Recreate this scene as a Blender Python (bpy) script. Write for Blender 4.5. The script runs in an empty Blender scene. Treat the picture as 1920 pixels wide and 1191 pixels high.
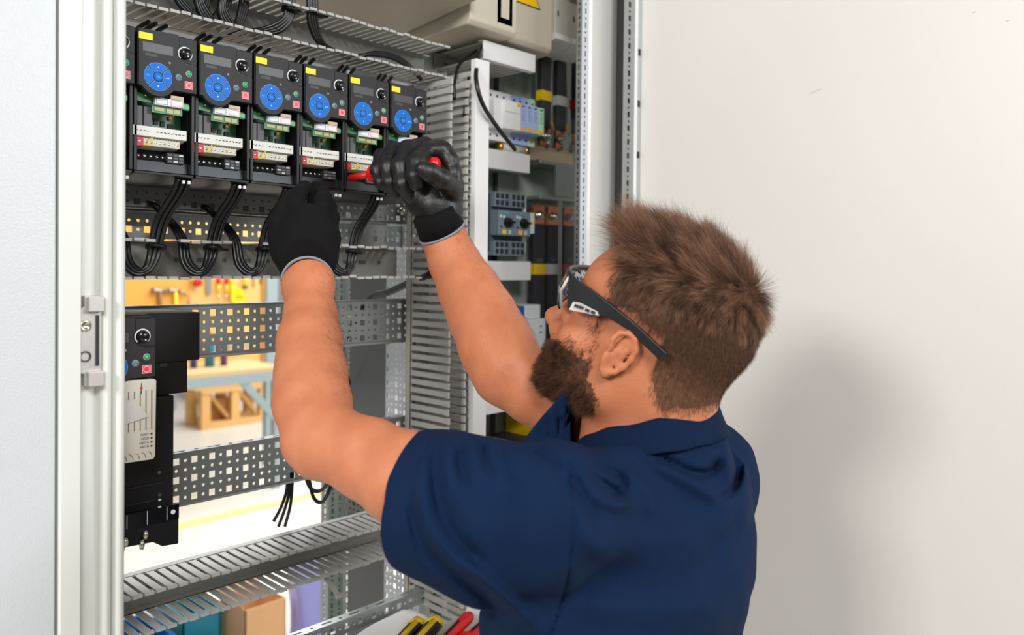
import bpy, bmesh, math, random
import numpy as np
from mathutils import Vector, Matrix
random.seed(7); rng = np.random.default_rng(7)
SC = bpy.context.scene
COL = SC.collection

# ---------------------------------------------------------------- camera
CF, CYAW, CPIT, CROLL, CCY = 1493.9, .75626, -.01393, .010637, 522.06
CAM = np.array([0, 0, 1.65])
_f = np.array([math.cos(CYAW)*math.cos(CPIT), math.sin(CYAW)*math.cos(CPIT), math.sin(CPIT)])
_r = np.array([math.sin(CYAW), -math.cos(CYAW), 0.]); _u = np.cross(_r, _f)
CR = _r*math.cos(CROLL)+_u*math.sin(CROLL); CU = -_r*math.sin(CROLL)+_u*math.cos(CROLL)
cd = bpy.data.cameras.new('camera'); cam = bpy.data.objects.new('camera', cd); COL.objects.link(cam)
cd.sensor_width = 36; cd.lens = CF/1920*36; cd.clip_start = .02; cd.clip_end = 100
cd.shift_y = -(595.5-CCY)/1920
M = Matrix.Identity(4)
for i in range(3):
    M[i][0] = CR[i]; M[i][1] = CU[i]; M[i][2] = -_f[i]; M[i][3] = CAM[i]
cam.matrix_world = M
SC.camera = cam
# moderate focus falloff like the photo: the far workshop is soft
cd.dof.use_dof = True; cd.dof.focus_distance = .98; cd.dof.aperture_fstop = 4.5

# ---------------------------------------------------------------- world, lights, exposure
SC.view_settings.view_transform = 'Standard'; SC.view_settings.look = 'None'
SC.view_settings.gamma = 1; SC.view_settings.exposure = 0.0
SC.view_settings.use_curve_mapping = False
W = bpy.data.worlds.new('world'); SC.world = W; W.use_nodes = True
bg = W.node_tree.nodes['Background']; bg.inputs[0].default_value = (.93, .96, 1, 1); bg.inputs[1].default_value = .26
def area(name, loc, target, sx, sy, power, col=(1, 1, 1)):
    l = bpy.data.lights.new(name, 'AREA'); l.shape = 'RECTANGLE'; l.size = sx; l.size_y = sy
    l.energy = power; l.color = col
    o = bpy.data.objects.new(name, l); COL.objects.link(o); o.location = loc
    o.rotation_euler = (Vector(target)-Vector(loc)).to_track_quat('-Z', 'Y').to_euler()
    return o
area('hall_light_left', (-.9, -1.7, 3.2), (.8, .8, 1.5), 1.0, .7, 66, (1, .985, .96))
area('hall_light_side', (-2.0, .22, 2.55), (.9, .6, 1.5), .7, .5, 46, (1, .98, .95))
area('hall_window_light', (2.1, -2.4, 2.72), (.3, .8, 1.75), 1.5, .6, 66, (.93, .97, 1))
area('workshop_light_far', (4.2, 4.8, 3.6), (3.4, 5.2, 0), 5, 3, 330, (1, .99, .97))
area('workshop_light_near', (1.5, 3.0, 3.3), (1.0, 1.4, 1.3), 2.4, 1.2, 75, (.95, .98, 1))

# ---------------------------------------------------------------- materials
MATS = {}
def srgb(c):
    return tuple(((x/255)/12.92 if x/255 <= .04045 else ((x/255+.055)/1.055)**2.4) for x in c)
def mat(name, c, rough=.5, metal=0., noise=0., nscale=40., bump=0., bscale=200., spec=None, coat=0, trans=0, ior=None, sss=0, emit=None, stretch=None, c2=None, alpha=None):
    if name in MATS: return MATS[name]
    m = bpy.data.materials.new(name); m.use_nodes = True; MATS[name] = m
    nt = m.node_tree; b = nt.nodes['Principled BSDF']; col = srgb(c)+(1,)
    b.inputs['Base Color'].default_value = col; b.inputs['Roughness'].default_value = rough
    b.inputs['Metallic'].default_value = metal
    if spec is not None: b.inputs['Specular IOR Level'].default_value = spec
    if coat: b.inputs['Coat Weight'].default_value = coat
    if trans: b.inputs['Transmission Weight'].default_value = trans
    if ior: b.inputs['IOR'].default_value = ior
    if alpha is not None: b.inputs['Alpha'].default_value = alpha
    if sss:
        b.inputs['Subsurface Weight'].default_value = sss
        b.inputs['Subsurface Radius'].default_value = (1, .35, .2); b.inputs['Subsurface Scale'].default_value = .006
    if emit: b.inputs['Emission Color'].default_value = srgb(emit[0])+(1,); b.inputs['Emission Strength'].default_value = emit[1]
    if noise or bump or c2:
        tc = nt.nodes.new('ShaderNodeTexCoord'); mp = nt.nodes.new('ShaderNodeMapping')
        nt.links.new(tc.outputs['Object'], mp.inputs[0])
        if stretch: mp.inputs['Scale'].default_value = stretch
    if noise or c2:
        n = nt.nodes.new('ShaderNodeTexNoise'); n.inputs['Scale'].default_value = nscale; n.inputs['Detail'].default_value = 4
        nt.links.new(mp.outputs[0], n.inputs[0])
        mx = nt.nodes.new('ShaderNodeMix'); mx.data_type = 'RGBA'
        a = srgb(c2) if c2 else tuple(x*(1-noise) for x in col[:3])
        bb = col[:3] if c2 else tuple(min(1, x*(1+noise)) for x in col[:3])
        mx.inputs[6].default_value = a+(1,); mx.inputs[7].default_value = bb+(1,)
        nt.links.new(n.outputs[0], mx.inputs[0]); nt.links.new(mx.outputs[2], b.inputs['Base Color'])
    if bump:
        n2 = nt.nodes.new('ShaderNodeTexNoise'); n2.inputs['Scale'].default_value = bscale; n2.inputs['Detail'].default_value = 3
        nt.links.new(mp.outputs[0], n2.inputs[0])
        bp = nt.nodes.new('ShaderNodeBump'); bp.inputs['Strength'].default_value = bump; bp.inputs['Distance'].default_value = .001
        nt.links.new(n2.outputs[0], bp.inputs['Height']); nt.links.new(bp.outputs[0], b.inputs['Normal'])
    return m
white_lacquer = mat('white_lacquer', (216, 218, 212), .32, bump=.12, bscale=500)
door_white = mat('door_white', (226, 222, 217), .4, bump=.06, bscale=400, noise=.015, nscale=6)
galv = mat('galvanised_steel', (168, 172, 172), .38, .85, noise=.12, nscale=25)
galv_dark = mat('galvanised_steel_dull', (128, 130, 128), .5, .6, noise=.1, nscale=18)
plate_white = mat('perforated_white', (214, 218, 226), .45)
duct_grey = mat('duct_grey', (176, 175, 170), .5, noise=.03, nscale=30)
duct_base = mat('duct_base_grey', (150, 149, 142), .6, noise=.04, nscale=20)
duct_lid = mat('duct_lid_white', (226, 226, 226), .4)
blk = mat('black_plastic', (15, 16, 18), .42, bump=.05, bscale=800, spec=.35)
blk2 = mat('dark_plastic', (42, 40, 42), .5, spec=.3, bump=.08, bscale=900)
blk_gloss = mat('black_gloss', (14, 14, 16), .18)
cable_m = mat('cable_black', (12, 13, 14), .33)
screen_m = mat('display_grey', (74, 75, 77), .35, spec=.3)
yellow_m = mat('yellow_sticker', (255, 222, 0), .5)
blue_m = mat('key_blue', (2, 108, 208), .45, spec=.2)
blue_rim = mat('key_blue_rim', (96, 170, 232), .4)
green_key = mat('key_green', (20, 172, 110), .4)
teal_key = mat('key_teal', (112, 150, 156), .4)
red_key = mat('key_red', (232, 54, 76), .4)
lt_rim = mat('key_rim_pale', (226, 200, 200), .5)
white_p = mat('white_plastic', (236, 236, 234), .45)
cream = mat('cream_plastic', (206, 200, 184), .5)
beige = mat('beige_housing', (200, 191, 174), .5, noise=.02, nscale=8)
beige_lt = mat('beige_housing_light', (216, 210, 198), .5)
pcb_m = mat('circuit_board', (22, 92, 58), .35, c2=(70, 130, 80), nscale=220)
pcb_lt = mat('circuit_board_light', (92, 168, 108), .4)
relay_m = mat('relay_grey', (86, 84, 86), .5)
red_m = mat('red_plastic', (214, 16, 20), .32)
red_t = mat('terminal_red', (196, 34, 40), .45)
yel_wire = mat('wire_yellow', (240, 208, 10), .4)
orange_m = mat('capacitor_ochre', (222, 166, 60), .4)
screw_m = mat('screw_steel', (206, 204, 190), .25, 1.)
copper = mat('copper', (206, 128, 92), .3, .9, noise=.12, nscale=40)
brass = mat('brass', (196, 150, 70), .3, 1.)
clear_m = mat('clear_cover', (240, 242, 246), .08, trans=1., ior=1.25)
paper_w = mat('paper_white', (240, 240, 240), .7)
glyph_w = mat('print_white', (220, 224, 228), .6)
glyph_d = mat('print_dark', (40, 40, 44), .6)

# ---------------------------------------------------------------- mesh helpers
ROOT = {}
def wloc(o):
    return ROOT.get(o.name, Vector((0, 0, 0))) if o else Vector((0, 0, 0))
def thing(name, label, cat, loc=(0, 0, 0), group=None, kind=None):
    o = bpy.data.objects.new(name, None); COL.objects.link(o); o.location = loc
    o.empty_display_size = .02
    ROOT[o.name] = Vector(loc); o['label'] = label; o['category'] = cat
    if group: o['group'] = group
    if kind: o['kind'] = kind
    return o
def tag(o, label, cat, group=None):
    o['label'] = label; o['category'] = cat
    if group: o['group'] = group
    return o
class MB:
    def __init__(s): s.v = []; s.f = []; s.mi = []; s.cur = 0; s.sm = []
    def m(s, i): s.cur = i; return s
    def add(s, vs, fs, smooth=False):
        n = len(s.v); s.v += [tuple(map(float, v)) for v in vs]
        for f in fs: s.f.append(tuple(i+n for i in f)); s.mi.append(s.cur); s.sm.append(smooth)
        return s
    def box(s, x0, x1, y0, y1, z0, z1):
        v = [(x, y, z) for z in (z0, z1) for y in (y0, y1) for x in (x0, x1)]
        return s.add(v, [(0, 2, 3, 1), (4, 5, 7, 6), (0, 1, 5, 4), (2, 6, 7, 3), (0, 4, 6, 2), (1, 3, 7, 5)])
    def obox(s, c, ax, ay, az, hx, hy, hz):
        c = np.array(c); ax, ay, az = (np.array(a, float)/np.linalg.norm(a) for a in (ax, ay, az))
        v = [c+ax*hx*i+ay*hy*j+az*hz*k for k in (-1, 1) for j in (-1, 1) for i in (-1, 1)]
        return s.add(v, [(0, 2, 3, 1), (4, 5, 7, 6), (0, 1, 5, 4), (2, 6, 7, 3), (0, 4, 6, 2), (1, 3, 7, 5)])
    def beam(s, p0, p1, w, h, up=(0, 0, 1)):
        p0 = np.array(p0, float); p1 = np.array(p1, float); d = p1-p0; L = np.linalg.norm(d); d = d/L
        a = np.cross(d, up); a /= np.linalg.norm(a); b = np.cross(a, d)
        return s.obox((p0+p1)/2, d, a, b, L/2, w/2, h/2)
    def prism(s, poly, y0, y1, axis='y'):
        n = len(poly)
        if axis == 'y': g = lambda p, t: (p[0], t, p[1])
        elif axis == 'x': g = lambda p, t: (t, p[0], p[1])
        else: g = lambda p, t: (p[0], p[1], t)
        v = [g(p, y0) for p in poly]+[g(p, y1) for p in poly]
        f = [tuple(range(n)), tuple(range(2*n-1, n-1, -1))]+[(i, i+n, (i+1) % n+n, (i+1) % n) for i in range(n)]
        return s.add(v, f)
    def tube(s, path, r, n=10, cap=True):
        P = [np.array(p, float) for p in path]; m = len(P)
        R = r if hasattr(r, '__len__') else [r]*m
        T = [P[min(i+1, m-1)]-P[max(i-1, 0)] for i in range(m)]; T = [t/(np.linalg.norm(t)+1e-12) for t in T]
        a = np.cross(T[0], (0, 0, 1));
        if np.linalg.norm(a) < 1e-3: a = np.cross(T[0], (1, 0, 0))
        a /= np.linalg.norm(a); vs = []
        for i in range(m):
            a = a-T[i]*(a@T[i]); a /= np.linalg.norm(a); b = np.cross(T[i], a)
            for k in range(n):
                th = 2*math.pi*k/n; vs.append(P[i]+R[i]*(a*math.cos(th)+b*math.sin(th)))
        fs = [(i*n+k, i*n+(k+1) % n, (i+1)*n+(k+1) % n, (i+1)*n+k) for i in range(m-1) for k in range(n)]
        if cap: fs += [tuple(range(n-1, -1, -1)), tuple((m-1)*n+k for k in range(n))]
        return s.add(vs, fs, True)
    def cyl(s, p0, p1, r, n=16, r1=None):
        return s.tube([p0, p1], [r, r if r1 is None else r1], n)
    def lathe(s, c, axis, prof, n=20):
        c = np.array(c, float); ax = np.array(axis, float); ax /= np.linalg.norm(ax)
        a = np.cross(ax, (0, 0, 1));
        if np.linalg.norm(a) < 1e-3: a = np.cross(ax, (1, 0, 0))
        a /= np.linalg.norm(a); b = np.cross(ax, a)
        vs = [c+ax*h+r*(a*math.cos(2*math.pi*k/n)+b*math.sin(2*math.pi*k/n)) for (r, h) in prof for k in range(n)]
        m = len(prof)
        fs = [(i*n+k, i*n+(k+1) % n, (i+1)*n+(k+1) % n, (i+1)*n+k) for i in range(m-1) for k in range(n)]
        fs += [tuple(range(n-1, -1, -1)), tuple((m-1)*n+k for k in range(n))]
        return s.add(vs, fs, True)
    def sphere(s, c, r, n=12):
        r = (r, r, r) if not hasattr(r, '__len__') else r
        vs = [(c[0], c[1], c[2]-r[2])]; 
        for i in range(1, n):
            ph = math.pi*i/n
            for k in range(2*n):
                th = math.pi*k/n
                vs.append((c[0]+r[0]*math.sin(ph)*math.cos(th), c[1]+r[1]*math.sin(ph)*math.sin(th), c[2]-r[2]*math.cos(ph)))
        vs.append((c[0], c[1], c[2]+r[2])); N = 2*n; fs = []
        for k in range(N): fs.append((0, 1+(k+1) % N, 1+k)); fs.append((len(vs)-1, 1+(n-2)*N+k, 1+(n-2)*N+(k+1) % N))
        for i in range(n-2):
            for k in range(N): fs.append((1+i*N+k, 1+i*N+(k+1) % N, 1+(i+1)*N+(k+1) % N, 1+(i+1)*N+k))
        return s.add(vs, fs, True)
    def build(s, name, mats, parent=None, bevel=0., seg=2, solid=0., fixn=True, kind=None, weld=False):
        me = bpy.data.meshes.new(name); L = wloc(parent)
        me.from_pydata([(v[0]-L[0], v[1]-L[1], v[2]-L[2]) for v in s.v], [], s.f)
        mats = mats if isinstance(mats, (list, tuple)) else [mats]
        for m in mats: me.materials.append(m)
        me.polygons.foreach_set('material_index', s.mi); me.polygons.foreach_set('use_smooth', s.sm)
        if fixn or weld:
            b = bmesh.new(); b.from_mesh(me)
            if weld: bmesh.ops.remove_doubles(b, verts=b.verts, dist=1e-5)
            bmesh.ops.recalc_face_normals(b, faces=b.faces); b.to_mesh(me); b.free()
        me.update()
        o = bpy.data.objects.new(name, me); COL.objects.link(o)
        if parent: o.parent = parent
        ROOT[o.name] = L
        if bevel:
            md = o.modifiers.new('bevel', 'BEVEL'); md.width = bevel; md.segments = seg; md.limit_method = 'ANGLE'; md.angle_limit = .6
            md.harden_normals = True; me.polygons.foreach_set('use_smooth', [True]*len(me.polygons))
        if solid:
            md = o.modifiers.new('thick', 'SOLIDIFY'); md.thickness = solid; md.offset = 0
        if kind: o['kind'] = kind
        return o
def copy_tree(o, parent=None):
    c = o.copy(); COL.objects.link(c)
    if parent: c.parent = parent
    for ch in list(o.children): copy_tree(ch, c)
    return c
def arc(cx, cz, r, a0, a1, n=12):
    return [(cx+r*math.cos(math.radians(a0+(a1-a0)*i/n)), cz+r*math.sin(math.radians(a0+(a1-a0)*i/n))) for i in range(n+1)]
def smooth_path(pts, n=8):
    P = [np.array(p, float) for p in pts]; P = [2*P[0]-P[1]]+P+[2*P[-1]-P[-2]]; out = []
    for i in range(1, len(P)-2):
        for k in range(n):
            t = k/n; a, b, c, d = P[i-1], P[i], P[i+1], P[i+2]
            out.append(.5*((2*b)+(c-a)*t+(2*a-5*b+4*c-d)*t*t+(3*b-a-3*c+d)*t**3))
    out.append(P[-2]); return out
def text(name, s, size, loc, m, parent=None, axis='front', align='CENTER', depth=.0001, roll=0):
    cu = bpy.data.curves.new(name, 'FONT'); cu.body = s; cu.size = size; cu.align_x = align; cu.align_y = 'CENTER'; cu.extrude = depth
    o = bpy.data.objects.new(name+'_tmp', cu); COL.objects.link(o)
    dg = bpy.context.evaluated_depsgraph_get(); me = bpy.data.meshes.new_from_object(o.evaluated_get(dg))
    COL.objects.unlink(o); bpy.data.objects.remove(o)
    R = Matrix.Rotation(math.pi/2, 4, 'X') if axis == 'front' else (Matrix.Rotation(-math.pi/2, 4, 'Z') @ Matrix.Rotation(math.pi/2, 4, 'X') if axis == 'left' else Matrix.Identity(4))
    if roll: R = R @ Matrix.Rotation(roll, 4, 'Z')
    L = wloc(parent); me.transform(Matrix.Translation(Vector(loc)-L) @ R)
    me.materials.clear(); me.materials.append(m)
    ob = bpy.data.objects.new(name, me); COL.objects.link(ob)
    if parent: ob.parent = parent
    ROOT[ob.name] = L
    return ob
# perforated sheet: grid of cells in a plane, each with a hole ('s' square, 'o' round, 'v' vertical slot, 'h' horizontal slot, '' none)
def perf(mb, org, eu, ev, nu, nv, cu, cv, fn, hole=.5):
    org, eu, ev = (np.array(a, float) for a in (org, eu, ev))
    for i in range(nu):
        for j in range(nv):
            k = fn(i, j); u0, v0 = i*cu, j*cv
            q = [(u0, v0), (u0+cu/2, v0), (u0+cu, v0), (u0+cu, v0+cv/2), (u0+cu, v0+cv), (u0+cu/2, v0+cv), (u0, v0+cv), (u0, v0+cv/2)]
            if not k:
                mb.add([org+eu*a+ev*b for a, b in (q[0], q[2], q[4], q[6])], [(0, 1, 2, 3)]); continue
            cx, cz = u0+cu/2, v0+cv/2
            if k == 's': hx = cu*.36; hz = cv*.36; h = [(cx-hx, cz-hz), (cx, cz-hz), (cx+hx, cz-hz), (cx+hx, cz), (cx+hx, cz+hz), (cx, cz+hz), (cx-hx, cz+hz), (cx-hx, cz)]
            elif k == 'o':
                r = min(cu, cv)*.19; h = [(cx+r*math.cos(t), cz+r*math.sin(t)) for t in [math.radians(225+45*m) for m in range(8)]]
            elif k == 'v': hx = cu*.1; hz = cv*.4; h = [(cx-hx, cz-hz), (cx, cz-hz), (cx+hx, cz-hz), (cx+hx, cz), (cx+hx, cz+hz), (cx, cz+hz), (cx-hx, cz+hz), (cx-hx, cz)]
            elif k == 'h': hx = cu*.36; hz = cv*.14; h = [(cx-hx, cz-hz), (cx, cz-hz), (cx+hx, cz-hz), (cx+hx, cz), (cx+hx, cz+hz), (cx, cz+hz), (cx-hx, cz+hz), (cx-hx, cz)]
            vs = [org+eu*a+ev*b for a, b in q+h]
            mb.add(vs, [(m, (m+1) % 8, 8+(m+1) % 8, 8+m) for m in range(8)])
    return mb
# ================================================================ SETTING
floor_m = mat('concrete_floor', (226, 218, 206), .35, noise=.05, nscale=1.3)
wall_m = mat('hall_wall_white', (230, 230, 226), .7, noise=.02, nscale=2)
o = MB().box(-3, 12, -3.5, 13, -.05, 0).build('floor', floor_m); o['kind'] = 'structure'
o = MB().box(-3, 12, 12.9, 13, 0, 5).build('wall_back', wall_m); o['kind'] = 'structure'
o = MB().box(11.9, 12, -3.5, 12.9, 0, 5).build('wall_right', wall_m); o['kind'] = 'structure'
line = MB().box(-1, 8, 4.87, 4.985, 0, .002).build('floor_line', mat('floor_paint_yellow', (244, 222, 140), .5, noise=.05, nscale=9))
line['kind'] = 'structure'

# ---------------- switch cabinet: frame, roof, neighbouring closed panel, side wall
cab = thing('switch_cabinet', 'tall white electrical cabinet standing open around the technician', 'cabinet', (.8, 1.2, 0))
def ridge(x0, x1, y, dy, n=6):
    return [(x0+(x1-x0)*i/n, y-dy*math.sin(math.pi*i/n)**.6) for i in range(n+1)]
# left front post: profile with ridges and a channel (polygon in x, y)
pl = [(.2615, .90), (.2615, .853), (.2635, .851), (.2805, .851), (.2815, .853), (.2822, .866), (.3005, .868), (.3018, .864)]
pl += ridge(.3018, .3135, .861, .006)+[(.3142, .863)]+ridge(.3150, .3262, .860, .005)+[(.3262, .90)]
MB().prism(pl, 0, 2.3, 'z').build('left_post', white_lacquer, cab)
# right front post + punched inner flange
pr = [(1.131, .896), (1.131, .883), (1.134, .880), (1.212, .880), (1.215, .884), (1.215, .896)]
MB().prism(pr, 0, 2.3, 'z').build('right_post', mat('post_white', (232, 231, 227), .3), cab)
m = MB()
perf(m, (1.1115, .8845, .3), (1, 0, 0), (0, 0, 1), 1, 160, .0195, .0125, lambda i, j: 'o' if j % 2 else 'v')
m.build('punched_flange', plate_white, cab, solid=.0012, weld=True)
m = MB(); perf(m, (1.1115, .8965, .3), (0, -1, 0), (0, 0, 1), 1, 160, .012, .0125, lambda i, j: 'o' if j % 2 else 'v')
m.build('punched_flange', galv, cab, solid=.0012, weld=True)
MB().box(1.113, 1.131, .888, .895, .3, 2.3).build('flange_web', blk, cab)
MB().box(.20, 1.47, .95, 1.52, 2.3, 2.33).build('roof', white_lacquer, cab)
MB().box(.2615, 1.47, .86, .95, 2.3, 2.33).build('roof_front_rail', white_lacquer, cab)
MB().box(1.45, 1.47, .95, 1.52, 0, 2.3).build('side_wall', mat('side_wall_grey', (190, 190, 188), .5), cab)
MB().box(1.200, 1.47, .897, .907, 0, 2.3).build('front_filler', white_lacquer, cab)
MB().box(.27, 1.47, .86, 1.52, 0, .1).build('plinth', galv_dark, cab)
# rear corner posts, punched on two faces
def corner_post(x, y, w, d, name='rear_post'):
    mm = MB()
    perf(mm, (x, y, .1), (1, 0, 0), (0, 0, 1), 2, 176, w/2, .0125, lambda i, j: ('o' if j % 2 else 'v'))
    perf(mm, (x, y+d, .1), (0, -1, 0), (0, 0, 1), 1, 176, d, .0125, lambda i, j: ('o' if j % 2 else 'v'))
    perf(mm, (x+w, y+d, .1), (0, -1, 0), (0, 0, 1), 1, 176, d, .0125, lambda i, j: ('o' if j % 2 else 'v'))
    o = mm.build(name, galv, cab, solid=.0015, weld=True)
    MB().box(x+.004, x+w-.004, y+.006, y+.012, .1, 2.3).build('post_core', mat('post_core', (70, 74, 76), .5, .5), cab)
corner_post(.952, 1.42, .036, .028); corner_post(1.0, 1.40, .032, .04)
corner_post(.27, 1.46, .04, .04)
MB().box(.93, .934, 1.20, 1.32, .1, 2.3).build('divider_panel', mat('divider_grey', (108, 110, 112), .6), cab)
MB().box(.934, 1.0, 1.318, 1.322, .1, 2.3).build('divider_return', mat('divider_grey2', (118, 120, 122), .6), cab)
# white punched side plate behind the vertical duct
m = MB()
pat = lambda i, j: 's' if (i % 2 == 0 and j % 2 == 0) else 'o'
perf(m, (.925, 1.195, .4), (0, -1, 0), (0, 0, 1), 8, 152, .0125, .0125, pat)
m.build('punched_side_plate', plate_white, cab, solid=.0015, weld=True)
# mounting back plate of the right bay
MB().box(.925, 1.40, 1.12, 1.124, .4, 2.28).build('back_plate', mat('zinc_plate', (178, 190, 180), .4, .3, noise=.08, nscale=5), cab)
MB().box(1.128, 1.131, 1.108, 1.12, .4, 2.28).build('plate_joint', mat('joint_dark', (70, 72, 72), .6), cab)

# lock keep on the left post
lk = thing('lock_keep', 'small cast metal lock keep screwed into the left cabinet post', 'latch', (.2915, .862, 1.58))
def zz_(v): return CAM[2]
x0, x1 = .2802, .3025; zt, zb = 1.617, 1.526
m = MB(); m.prism([(x0+.006, zt), (x1, zt), (x1, zb), (x0+.006, zb), (x0+.006, zb+.012), (x0, zb+.015), (x0, zt-.014), (x0+.006, zt-.011)], .857, .868)
m.build('keep_body', mat('cast_zinc', (205, 202, 196), .4, .6, noise=.1, nscale=60), lk, bevel=.0008)
for z_ in (zt-.016, zb): MB().box(x0+.008, x1, .849, .858, z_, z_+.015).build('catch_lip', MATS['cast_zinc'], lk, bevel=.001)
MB().box(x1-.006, x1-.003, .8555, .858, zb+.02, zt-.02).build('slot', glyph_d, lk)
for zc in (zt-.030,):
    MB().lathe((x0+.0065, .857, zc), (0, -1, 0), [(.0001, 0), (.0055, 0), (.0055, .002), (.0035, .002), (.003, .0006), (.0001, .0006)], 20).build('screw', screw_m, lk)
MB().lathe((x0+.0065, .857, zb+.030), (0, -1, 0), [(.0001, -.001), (.0055, -.001), (.0055, .0015), (.0042, .0015), (.004, -.0005), (.0001, -.0005)], 20).build('screw_hole', mat('hole_shadow_metal', (92, 90, 88), .4, .6), lk)

# neighbouring closed cabinet door on the far left
nd = thing('cabinet_door', 'smooth white closed door left of the lock keep post', 'door', (-.15, .86, 0))
MB().box(-.6, .259, .853, .873, .05, 2.3).build('door_leaf', mat('powder_coat_white', (200, 204, 206), .24, bump=.45, bscale=600), nd, bevel=.002)

# open right door: leaf, rolled rim, punched stiffener
rd = thing('cabinet_door', 'large open white cabinet door behind the technician', 'door', (1.2, .85, 0))
MB().box(1.245, 1.262, -.12, .852, .04, 2.32).build('door_leaf', door_white, rd, bevel=.002)
m = MB(); perf(m, (1.188, .8495, .3), (1, 0, 0), (0, 0, 1), 1, 160, .035, .0125, lambda i, j: 'v' if j % 4 in (0, 2) else 'o')
m.build('punched_stiffener', galv, rd, solid=.0012, weld=True)
MB().box(1.1895, 1.223, .8525, .858, .3, 2.3).build('stiffener_core', mat('stiffener_core', (96, 102, 106), .5, .5), rd)
MB().box(1.2235, 1.2275, .845, .852, .04, 2.32).build('door_rim', mat('rim_white', (250, 250, 250), .25), rd)
MB().box(1.228, 1.2445, .8495, .856, .04, 2.32).build('rim_flange', mat('rim_flange', (196, 204, 204), .35, .3), rd)
MB().box(1.1745, 1.1875, .850, .8555, .1, 2.3).build('seal', mat('rubber_seal', (20, 20, 20), .6), rd)
for z_ in (2.045, 1.95, 1.855):
    MB().box(1.2335, 1.2415, .8485, .8497, z_, z_+.012).build('hinge_slot', glyph_d, rd)
for (yy, zc, L) in ((.53, 1.93, .02), (.30, 2.01, .004), (.26, 1.99, .005)):
    MB().beam((1.2448, yy, zc), (1.2448, yy-L, zc+L*.3), .0008, .0006).build('scratch', mat('scuff', (190, 186, 182), .6), rd)

# ================================================================ punched rails
def pat5(i, j): return 's' if (j % 2 == 0 and i % 2 == 0) else 'o'
def rail(x0, x1, z0, z1, y, label, sq=pat5, rows=5, top=.012, m_=galv_dark, flip=False):
    t = thing('mounting_rail', label, 'rail', ((x0+x1)/2, y, z0), 'punched mounting rails across the cabinet')
    cv = min(.0125, (z1-z0-.004)/rows); n = int(round((x1-x0)/.0125)); mg = (z1-z0-cv*rows)/2
    cu = (x1-x0)/n; mm = MB()
    perf(mm, (x0, y, z0+mg), (1, 0, 0), (0, 0, 1), n, rows, cu, cv, sq)
    for a_, b_ in ((z0, z0+mg), (z1-mg, z1)): mm.add([(x0, y, a_), (x1, y, a_), (x1, y, b_), (x0, y, b_)], [(0, 1, 2, 3)])
    mm.build('web', m_, t, solid=.0015, weld=True)
    for zz2 in (z0, z1):
        mt = MB(); perf(mt, (x0, y, zz2), (1, 0, 0), (0, 1, 0), n//2, 1, cu*2, top+.004, lambda i, j: 'h' if i % 2 else 'o')
        mt.build('flange', m_, t, solid=.0015, weld=True)
    return t
rail(.335, .862, 1.522, 1.594, 1.055, 'middle punched steel rail crossing behind the near forearm')
rail(.335, .862, 1.3235, 1.395, 1.055, 'lower punched steel rail with square holes below the elbow')
rail(.335, .862, 1.722, 1.787, 1.060, 'upper punched steel rail right under the row of drives')
rail(.335, .945, 1.686, 1.722, 1.15, 'narrow bright rail seen between upper rail and wire duct', rows=2, m_=galv)
rail(.335, .93, 1.097, 1.118, .995, 'bottom edge rail above the tray with the tools', rows=1, m_=galv, sq=lambda i, j: 's' if i % 2 else 'o')
for (x, z, lb) in ((.845, 1.742, 'zinc bolt head at the right end of the upper punched rail'), (.875, 1.108, 'zinc bolt head at the right end of the bottom rail by the tray'), (.868, 1.700, 'zinc bolt head just above the right end of the middle wire duct')):
    m = MB().lathe((x, 1.05, z), (0, -1, 0), [(.0001, 0), (.007, 0), (.007, .003), (.004, .006), (.0001, .006)], 12)
    tag(m.build('bolt', screw_m), lb, 'bolt', 'bolts at the rail ends')
t = thing('rear_channel', 'dark closed metal channel behind the upper punched rail', 'channel', (.55, 1.17, 1.724))
MB().prism([(1.158, 1.724), (1.158, 1.84), (1.164, 1.845), (1.19, 1.845), (1.19, 1.84), (1.164, 1.836), (1.164, 1.728), (1.19, 1.728), (1.19, 1.724)], .34, .74, 'x').build('channel', mat('channel_dark', (84, 86, 88), .5, .4), t)
b2 = thing('side_bracket', 'grey punched bracket on the divider right of the lower duct', 'bracket', (.93, 1.2, 1.15))
m = MB(); perf(m, (.928, 1.33, 1.15), (0, -1, 0), (0, 0, 1), 9, 5, .0135, .0125, pat5); m.build('bracket_plate', galv_dark, b2, solid=.0015, weld=True)
MB().box(.915, .929, 1.20, 1.33, 1.145, 1.150).build('bracket_lip', galv_dark, b2)

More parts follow.
